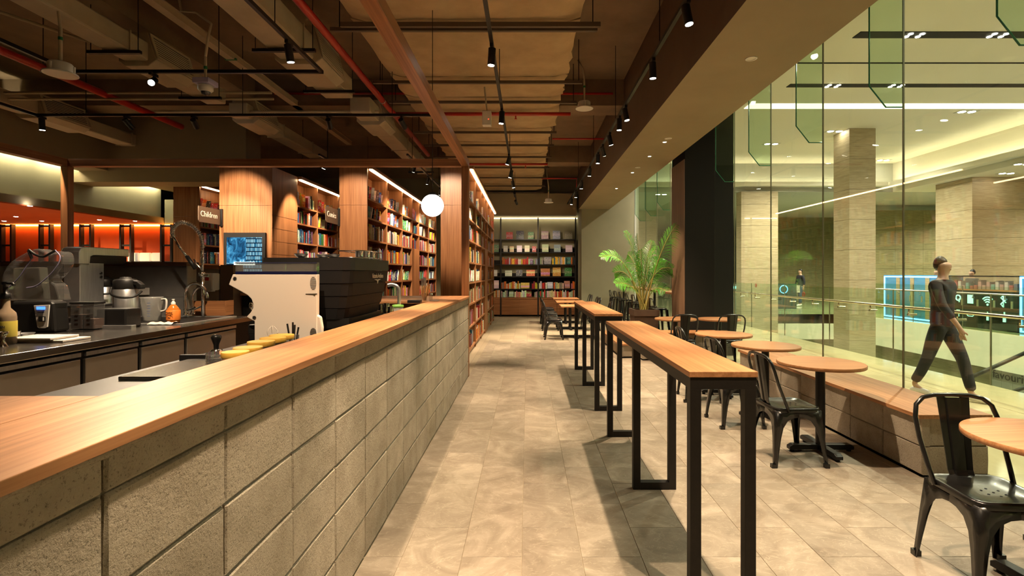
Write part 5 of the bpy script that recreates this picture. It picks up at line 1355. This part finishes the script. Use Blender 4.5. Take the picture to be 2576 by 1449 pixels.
# cove line and slots in the mall ceiling
o = MB().box(5.2, 13.2, 11.95, 12.30, CZ-.015, CZ-.002).build('cove_strip', emit('mall_cove', (1,.93,.70), 2.2), o=(9,12.1,CZ)); tag(o, 'long glowing cove line across the mall ceiling', 'light strip')
for i, (y, x0, dy_) in enumerate(((8.50,5.46,.11),(9.64,5.0,.02),(10.8,5.5,.09))):
    t = thing('ceiling_slot', nth(i)+' dark slot across mall ceiling, counting from the camera', 'ceiling slot', (9,y,CZ), 'mall ceiling slots')
    MB().box(x0, 13.2, y-dy_, y+dy_, CZ-.012, CZ).build('channel', m_blackm, t)
    if i != 1:
        for k, px in enumerate(((2300,2510),(),(2095,2255))[i]):
            xx = (px-VX)/F*y
            for a in (-.06,.06):
                for c_ in (-.05,.05): MB().lathe([(.038,-.018),(.038,-.012)], (xx+a*1.6,y+c_,CZ), 12).build('slot_lamp', m_lamp, t)
for i, (px, py, z) in enumerate(sorted(((2432,281,CZ),(1940,362,CZ),(2222,403,CZ),(2100,330,CZ),(1900,485,4.43),(2572,413,4.43),(2532,436,4.43),(1663,489,4.43),(1660,345,CZ)))):
    Y = (z-H)*F/(VY-py); p = P(px, py, Y)
    t = thing('mall_downlight', nth(i)+' twin downlight from the left in the mall ceiling', 'downlight', (p.x,p.y,z), 'mall ceiling downlights')
    MB().box(p.x-.24,p.x+.24,p.y-.11,p.y+.11,z-.006,z).build('plate', m_mgr, t)
    for a in (-.12,.12): MB().lathe([(.075,-.012),(.075,-.006)], (p.x+a,p.y,z), 14).build('lens', m_lamp, t)
for (x, y, z, wt) in ((5.2,2.5,CZ,260),(5.2,6.5,CZ,380),(5.2,11,CZ,420),(5.2,15.5,CZ,420),(9,4,CZ,500),(9,10.5,CZ,650),(9,16,CZ,650),(11.2,6,CZ,500),(11.2,16.5,CZ,450),(9,21.5,4.4,420),(14,22,4.4,420),(18,27,4.4,500),(9,28,4.4,420),(16,13,4.4,380),(18,19.5,4.4,500),(12.6,20.5,4.4,400),(5.2,21,4.4,300)):
    spot('mall_lamp', (x, y, z-.03), (x, y+.01, 0), wt*1.75, 150, .9, MALL, .05)  # unseen ceiling lamps, some added to brighten the wall behind the kiosk
# added cove troughs and glowing tubes, put in to brighten the mall ceiling
for i, (a, lbl) in enumerate((((12.85,13.19,-1.5,18.3),'added long cove ledge glowing upward along the right mall bulkhead'),((3.8,12.8,18.16,18.49),'added cove ledge glowing upward along the far mall bulkhead'))):
    x0, x1, y0, y1 = a; t = thing('added_cove_ledge', lbl, 'added cove light', ((x0+x1)/2,(y0+y1)/2,4.62))
    MB().box(x0, x1, y0, y1, 4.60, 4.63).build('ledge', m_mwh, t)
    if i == 0: MB().box(x0, x0+.03, y0, y1, 4.63, 4.74).build('lip', m_mwh, t); MB().box(x0+.12, x0+.20, y0+.1, y1-.1, 4.635, 4.65).build('light_tube', emit('added_cove_tube', (1,.90,.62), 18), t)
    else: MB().box(x0, x1, y0, y0+.03, 4.63, 4.74).build('lip', m_mwh, t); MB().box(x0+.1, x1-.1, y0+.12, y0+.20, 4.635, 4.65).build('light_tube', emit('added_cove_tube', (1,.90,.62), 18), t)
# stone columns
def mcol(label, x0, x1, y0, y1, z0, z1, m, sl=1.15):
    t = thing('stone_column', label, 'column', ((x0+x1)/2,(y0+y1)/2,z0))
    z = z0
    while z < z1-.01:
        zt = min(z+sl, z1)
        MB().box(x0, x1, y0, y1, z+.004, zt-.004).build('stone_panel', m, t); z = zt
    MB().box(x0+.01, x1-.01, y0+.01, y1-.01, z0, z1).build('core', m_mortar, t)
mcol('slim travertine column rising through the mall void', 8.8, 9.52, 14.0, 14.72, -4.5, CZ, m_trav, .83)
mcol('broad warm travertine column behind the black shop column', 7.66, 8.98, 18.35, 18.79, -4.5, 4.43, m_trav, .77)
mcol('massive travertine column at the right behind the kiosk', 13.55, 16.6, 15.6, 17.0, 0, 4.43, m_trav, .86)
mcol('far yellow stone column seen beyond the palm', 5.1, 6.1, 24, 24.6, 0, 4.43, m_trav, .9)
# far panelled walls with openings
fw = thing('panelled_wall', 'olive stone panelled shop wall behind the kiosk', 'wall', (17, 22, 0))
for i in range(6):
    for j in range(5): MB().box(14.6+1.2*i+.004, 15.8+1.2*i-.004, 22, 22.3, .84*j+.004, .84*(j+1)-.004).build('stone_panel', m_travd, fw)
MB().box(14.6,21.8,22.3,22.4,0,4.2).build('core', m_mortar, fw)
fw2 = thing('panelled_wall', 'olive stone wall left of the distant window', 'wall', (13.4, 27, 0))
for i in range(5):
    for j in range(6): MB().box(11.4+.95*i+.004, 12.35+.95*i-.004, 27, 27.3, .74*j+.004, .74*(j+1)-.004).build('stone_panel', m_travd, fw2)
MB().box(11.4,16.15,27.3,27.4,0,4.43).build('core', m_mortar, fw2)
dw = thing('distant_window', 'distant bluish window with trees outside, between mall columns', 'window', (19, 36, 0))
def tree_mat():
    m, nt, N, L, b = _new('daylight_trees')
    n = noise(N, L, coords(N, L), 2.2, 6, .7); r = ramp(N, [(.4,(.0,.10,.12)),(.52,(.02,.35,.42)),(.66,(.35,.85,1))]); L.new(n, r.inputs[0])
    L.new(r.outputs[0], b.inputs['Emission Color']); b.inputs['Emission Strength'].default_value = .9; b.inputs['Base Color'].default_value = (0,0,0,1); return m
MB().box(17.5,24,36,36.05,1.9,3.2).build('daylight_view', tree_mat(), dw)
for x in (19.4,20.9,22.4): MB().box(x-.07,x+.07,35.9,36,1.9,3.2).build('mullion', m_black, dw)
MB().box(17.4,24.1,35.85,36.1,.0,1.9).build('sill_wall', mat('blue_black_wall', (.015,.02,.03), .6), dw)
MB().box(17.4,24.1,35.85,36.1,3.2,3.5).build('head_wall', m_trav, dw)
MB().box(17.4,24.1,33.85,34.1,3.5,4.43).build('dark_fascia', m_blackm, dw)
# balustrade on our side of the void
def balustrade(label, x, ys, zt, zr, rail_x, m_r):
    t = thing('glass_balustrade', label, 'balustrade', (x, ys[0], 0))
    for a, b_ in zip(ys[:-1], ys[1:]): MB().box(x-.008, x+.008, a+.012, b_-.012, .0, zt).build('glass_panel', m_bal, t)
    for y in ys: MB().box(x-.009, x+.009, y-.006, y+.006, 0, zt).build('joint', m_joint, t)
    MB().cyl((rail_x, ys[0], zr), (rail_x, ys[-1], zr), .025, n=12).build('handrail', m_r, t)
    y = ys[0] + .35
    while y < ys[-1]:
        MB().tube([(rail_x, y, zr-.02), (rail_x, y, zr-.10)], .012, 6).cyl((rail_x-.02, y, zr-.11), (x, y, zr-.11), .018, n=10).build('bracket', m_r, t); y += .92
    return t
m_rail = mat('bronzed_rail', (.50,.44,.32), .22, 1)
balustrade('glass balustrade with steel handrail along our walkway edge', 6.2, [-.47+1.83*k for k in range(11)], 1.22, .95, 6.08, m_rail)
balustrade('glass balustrade on the opposite walkway before the kiosk', 11.9, [5.0+1.8*k for k in range(8)], 1.15, .96, 11.86, m_alu)
# kiosk
ks = thing('kiosk_counter', 'dark kiosk island framed by blue light panels across the void', 'kiosk', (12.6, 14.5, 0))
m_blue = emit('blue_led', (.16,.5,1), 6.0); m_bluep = mat('blue_panel', (.08,.28,.55), .4)
KX = 12.25
for (a, b_) in ((15.1,17.6),(9.6,12.75)):
    MB().box(KX, KX+.6, a, b_, 0, 1.43).build('side_panel', m_bluep, ks)
    for (y0, y1, z0, z1) in ((a+.02,a+.07,.03,1.40),(b_-.07,b_-.02,.03,1.40),(a+.07,b_-.07,1.36,1.40),(a+.07,b_-.07,.03,.07)): MB().box(KX-.015, KX-.002, y0, y1, z0, z1).build('light_tube', m_blue, ks)
    for k in range(3): MB().box(KX-.01, KX-.001, a+.5+.62*k, a+.66+.62*k, .08, 1.35).build('pine_slat', m_trav, ks)
MB().box(KX, KX+.6, 12.8, 15.05, 0, 1.02).build('dark_front', mat('black_glass', (.01,.014,.016), .08, 0, .6), ks)
MB().box(KX-.02, KX+.6, 12.8, 15.05, 1.02, 1.06).build('wood_ledge', m_topY, ks)
MB().box(KX, KX+.55, 12.8, 15.05, 1.06, 1.40).build('display_case', m_clear, ks)
MB().box(KX-.01, KX+.6, 12.75, 15.1, 1.40, 1.43).build('case_top', m_black, ks)
rk_ = random.Random(9)
for k in range(16):
    y = 12.95 + .13*k; h = rk_.uniform(.08,.26)
    o = MB().box(KX+.1, KX+.25, y-.045, y+.045, 1.061, 1.061+h).build('boxed_item', mat('pack_%d' % k, tuple(rk_.choice(((.7,.65,.6),(.5,.1,.08),(.1,.12,.2),(.6,.35,.3),(.2,.4,.35)))), .5), o=(KX+.17,y,1.061)); tag(o, nth(k)+' small boxed item from the right in the kiosk glass case', 'box', 'items in the kiosk case')
# lit pictograms on the kiosk front
m_ic = emit('icon_white', (.55,.95,.95), 1.6)
def ico(name, b): b.build(name, m_ic, ks)
XI = KX-.012
def ring(b, y, z, r, a0=0, a1=360, w_=.018, n=20): b.tube([(XI, y+r*math.cos(R(a0+(a1-a0)*k/n)), z+r*math.sin(R(a0+(a1-a0)*k/n))) for k in range(n+1)], w_, 5)
b = MB(); ring(b, 14.55, .80, .075); b.box(XI-.006, XI+.004, 14.50, 14.53, .68, .78); ico('charge_icon', b)
b = MB().box(XI-.006, XI+.004, 14.06, 14.24, .66, .90); ico('card_icon', b)
b = MB(); b.cyl((XI-.006,13.62,.66),(XI+.004,13.62,.66), .03, n=10)
for r_ in (.08,.14,.20): ring(b, 13.62, .66, r_, 45, 135)
ico('wireless_icon', b)
b = MB(); b.tube([(XI,13.10,.74),(XI,13.24,.86),(XI,13.17,.93),(XI,13.17,.62),(XI,13.24,.70),(XI,13.10,.82)], .014, 5); ico('bluetooth_icon', b)
b = MB().box(XI-.006, XI+.004, 14.50, 14.60, .38, .46).box(XI-.006, XI+.004, 14.52, 14.545, .27, .38).box(XI-.006, XI+.004, 14.57, 14.595, .27, .38); ico('plug_icon', b)
b = MB(); b.tube([(XI,14.03,.42),(XI,14.27,.42),(XI,14.27,.36),(XI,14.22,.31),(XI,14.08,.31),(XI,14.03,.36)], .012, 5, True); ico('socket_icon', b)
b = MB().box(XI-.006, XI+.004, 13.59, 13.65, .24, .40).box(XI-.006, XI+.004, 13.61, 13.63, .40, .47); ico('jack_icon', b)
b = MB().box(XI-.006, XI+.004, 13.10, 13.18, .24, .40).box(XI-.006, XI+.004, 13.125, 13.155, .40, .50); ico('cable_icon', b)
# row of small bollard tags along the opposite edge
for k in range(16):
    y = 10.2 + .48*k
    o = MB().box(11.909, 11.93, y-.022, y+.022, .62, .80).build('edge_tag', mat('tag_beige', (.55,.42,.32), .5) if k == 0 else bpy.data.materials['tag_beige'], o=(11.97,y,.62)); tag(o, nth(k)+' beige strip from the right on the opposite glass', 'strip', 'beige strips on the opposite glass')
# floating circular sign and kiosk screens on the far side
fs = thing('far_kiosk', 'far blue-lit kiosk with a round logo seen past column', 'kiosk', (10.2, 21.5, 0))
MB().box(8.4, 11.3, 21.5, 22.2, 0, 1.05).build('counter', mat('green_black', (.02,.05,.04), .2), fs)
b = MB(); b.tube([(10.75+.16*math.cos(R(18*k)), 21.48, .82+.16*math.sin(R(18*k))) for k in range(20)], .02, 5, True); b.build('round_logo', emit('logo_blue', (.15,.5,1), 1.8), fs)
text('Coney', .22, (10.1, 21.48, .82), (R(90),0,0), emit('logo_blue2', (.2,.55,1), 1.3), fs, 'lettering', .002)
MB().box(7.2,8.3,19.6,20.1,0,1.05).build('stall_body', mat('stall_grey', (.30,.36,.34), .3), fs); MB().box(7.2,8.3,19.58,19.6,.9,1.0).build('cyan_light', emit('cyan_light', (.3,.85,1), 1.6), fs)
# lower-level hoarding with lettering, and escalator handrail in the void
hd = thing('lower_hoarding', 'grey plank hoarding lettered favourites on the floor below', 'hoarding', (12.1, 12, -4.4))
for k in range(14): MB().box(12.13, 12.16, 9.2+.3*k+.003, 9.2+.3*(k+1)-.003, -4.4, -.95).build('plank', noisy('grey_plank', (.40,.40,.36), (.50,.50,.45), 4, .7) if k == 0 else bpy.data.materials['grey_plank'], hd)
text('favourites', .30, (12.12, 12.75, -1.12), (R(90),0,R(-90)), m_black, hd, 'lettering', .002)
text('FOR', .14, (12.12, 12.85, -1.62), (R(90),0,R(-90)), m_black, hd, 'lettering', .002); text('THE', .14, (12.12, 12.85, -1.92), (R(90),0,R(-90)), m_black, hd, 'lettering', .002)
es = thing('escalator_handrail', 'dark escalator handrail slanting down into the void', 'handrail', tuple(P(2430,955,9.5)))
MB().tube([P(2425,957,9.5), P(2640,860,9.5)], .035, 8).build('upper_rail', m_black, es); MB().tube([P(2545,987,9.5), P(2640,950,9.5)], .035, 8).build('lower_rail', m_black, es)
# no-smoking style round stickers on the near balustrade
for i, (px, py) in enumerate(((2022,740),(2352,764),(1902,718))):
    Y = 6.19*F/(px-VX); p = P(px, py, Y)
    o = MB().tube([(6.185, p.y+.05*math.cos(R(24*k)), p.z+.05*math.sin(R(24*k))) for k in range(15)], .006, 4, True).tube([(6.185,p.y-.035,p.z+.035),(6.185,p.y+.035,p.z-.035)], .005, 4).build('round_sticker', m_red, o=(6.185,p.y,p.z)); tag(o, nth(i)+' red prohibition sticker on the near balustrade glass', 'sticker', 'prohibition stickers')

# ---------------------------------------------------------- people
def skinned(name, chains, m, parent, root=0, sub=2):
    """chains: list of [(co, radius), ...]; the first vertex of later chains may repeat an existing point"""
    bm = bmesh.new(); sl = bm.verts.layers.skin.verify(); seen = {}
    def gv(c, r):
        k = tuple(round(v, 4) for v in c)
        if k not in seen:
            v = bm.verts.new(c); v[sl].radius = (r, r); seen[k] = v
        return seen[k]
    for ch in chains:
        vs = [gv(c, r) for c, r in ch]
        for a, b_ in zip(vs[:-1], vs[1:]):
            if not bm.edges.get((a, b_)): bm.edges.new((a, b_))
    bm.verts.ensure_lookup_table(); bm.verts[0][sl].use_root = True
    me = bpy.data.meshes.new(name); bm.to_mesh(me); bm.free(); me.materials.append(m)
    o = bpy.data.objects.new(name, me); col.objects.link(o); o.parent = parent
    md = o.modifiers.new('skin', 'SKIN'); md.use_smooth_shade = True
    sb = o.modifiers.new('sub', 'SUBSURF'); sb.levels = 1; sb.render_levels = sub
    return o
def person(label, loc, rz, stride, top, legs, hair, skin=(.45,.27,.18), shoes=(.75,.73,.70), scale=1.0):
    t = thing('person', label, 'person'); t.location = loc; t.rotation_euler = (0,0,R(rz)); t.scale = (scale,)*3
    ms = mat('skin_tone', skin, .5); mt = mat('top_cloth', top, .8); ml = mat('trouser_cloth', legs, .8); mh = mat('hair', hair, .5); mo = mat('shoe', shoes, .5)
    pel = (0,0,.94); ch = [[(pel,.08),((0,0,1.10),.08),((0,.01,1.26),.085),((0,0,1.40),.07),((0,.005,1.47),.05),((0,.015,1.54),.055),((0,.025,1.60),.082),((0,.015,1.67),.078)]]
    legp = {}
    for s, ph in ((-1,1),(1,-1)):
        sw = stride*ph
        hip = (s*.085,0,.88); kn = (s*.09, sw*.55+.03, .49); an = (s*.09, sw, .085+ (max(0,-sw)*.18)); he = (s*.09, sw+.10, .045+(max(0,-sw)*.05))
        legp[s] = (hip, kn, an, he)
        ch.append([(pel,.08),(hip,.06),((s*.09,sw*.28,.70),.055),(kn,.042),((s*.09,sw*.75+.0,.30),.038),(an,.032),(he,.030)])
        sh = (s*.165,0,1.40); el = (s*.215,-sw*.35,1.13); wr = (s*.20,-sw*.7+.06,.90); pm_ = (s*.20,-sw*.75+.075,.84)
        ch.append([((0,0,1.40),.07),(sh,.045),((s*.20,-sw*.15,1.27),.046),(el,.040),(wr,.026),(pm_,.028)])
        for f_ in range(4):
            dx = (f_-1.5)*.014; ch.append([(pm_,.028),((s*.20+ s*.004,pm_[1]+dx*1.1,.80),.009),((s*.197,pm_[1]+dx*1.2+.008,.775-.004*abs(f_-1.3)),.008),((s*.19,pm_[1]+dx*1.2+.014,.755-.006*abs(f_-1.3)),.0065)])
        ch.append([(pm_,.028),((s*.188,pm_[1]+.036,.835),.010),((s*.182,pm_[1]+.046,.81),.008)])
    skinned('body', ch, ms, t)
    sc1 = [[((0,0,.84),.135),((0,0,.95),.130),((0,0,1.10),.122),((0,.01,1.26),.13),((0,0,1.39),.112),((0,0,1.45),.075)]]
    for s, ph in ((-1,1),(1,-1)):
        sw = stride*ph; sc1.append([((0,0,1.39),.112),((s*.165,0,1.395),.07),((s*.20,-sw*.15,1.27),.058),((s*.215,-sw*.35,1.13),.052),((s*.205,-sw*.58+.04,.98),.044)])
    skinned('shirt', sc1, mt, t)
    tr = [[((0,0,1.0),.10),((0,0,.90),.125)]]
    for s in (-1,1):
        hip, kn, an, he = legp[s]; tr.append([((0,0,.90),.12),(hip,.10),((s*.09,(hip[1]+kn[1])/2,.69),.088),(kn,.068),((s*.09,(kn[1]+an[1])/2,.30),.062),((an[0],an[1],an[2]+.03),.055)])
    skinned('trousers', tr, ml, t)
    for s in (-1,1):
        hip, kn, an, he = legp[s]; skinned('shoe', [[((an[0],an[1]-.05,he[2]),.045),((an[0],an[1]+.03,he[2]+.01),.046),((he[0],he[1]+.02,he[2]-.005),.043),((he[0],he[1]+.08,he[2]-.01),.034)]], mo, t)
    skinned('hair', [[((0,-.035,1.56),.05),((0,-.03,1.63),.075),((0,-.01,1.69),.078),((0,.03,1.715),.05)]], mh, t)
    b = MB()
    for s in (-1,1): b.lathe([(.001,-.006),(.005,-.004),(.006,0),(.005,.004),(.001,.006)], (s*.026,.072,1.60), 8)
    b.build('eyes', m_black, t, o=(0,0,0)); MB().prism([(.07,1.60),(.094,1.57),(.07,1.562)], 'x', -.009, .009).build('nose', ms, t, o=(0,0,0)); MB().box(-.018,.018,.058,.066,1.538,1.543).build('mouth', mat('lips', (.3,.10,.08), .6), t, o=(0,0,0))
    return t
pp_ = person('distant person in dark top and jeans carrying a bag, standing across the void', (12.42, 23.3, 0), 100, .10, (.012,.012,.02), (.03,.06,.11), (.01,.008,.008), scale=.97)
bg = thing('carrier_bag', 'patterned carrier bag beside the distant person', 'bag', (12.2, 23.2, .62))
MB().box(12.08,12.32,23.15,23.28,.62,.95).build('bag_body', noisy('patterned_bag', (.10,.08,.06), (.7,.62,.5), 14, .6), bg); MB().tube([(12.13,23.2,.95),(12.16,23.2,1.05),(12.24,23.2,1.05),(12.27,23.2,.95)], .008, 5).build('handle', m_black, bg)
person('person in dark clothes and white trainers walking along the mall walkway', (4.98, 6.15, 0), -150, .26, (.02,.018,.02), (.015,.014,.014), (.012,.01,.009), scale=.98)
person('left kiosk attendant, only the head showing above the dark counter', (13.2, 16.5, 0), 90, .0, (.02,.02,.02), (.02,.02,.02), (.01,.008,.008), scale=.95)
person('right kiosk attendant, only the head showing above the dark counter', (13.2, 15.2, 0), 90, .0, (.02,.02,.02), (.02,.02,.02), (.01,.008,.008), scale=.93)
# pink carton at the far window bar
o = MB().box(3.14,3.26,10.9,11.02,1.09,1.36).build('pink_carton', mat('pink_card', (.62,.42,.40), .6), o=(3.2,10.96,1.09), bev=.003); tag(o, 'tall pink carton standing on the window bar', 'carton')
for o in list(bpy.data.objects):
    if '_o' in o: del o['_o']
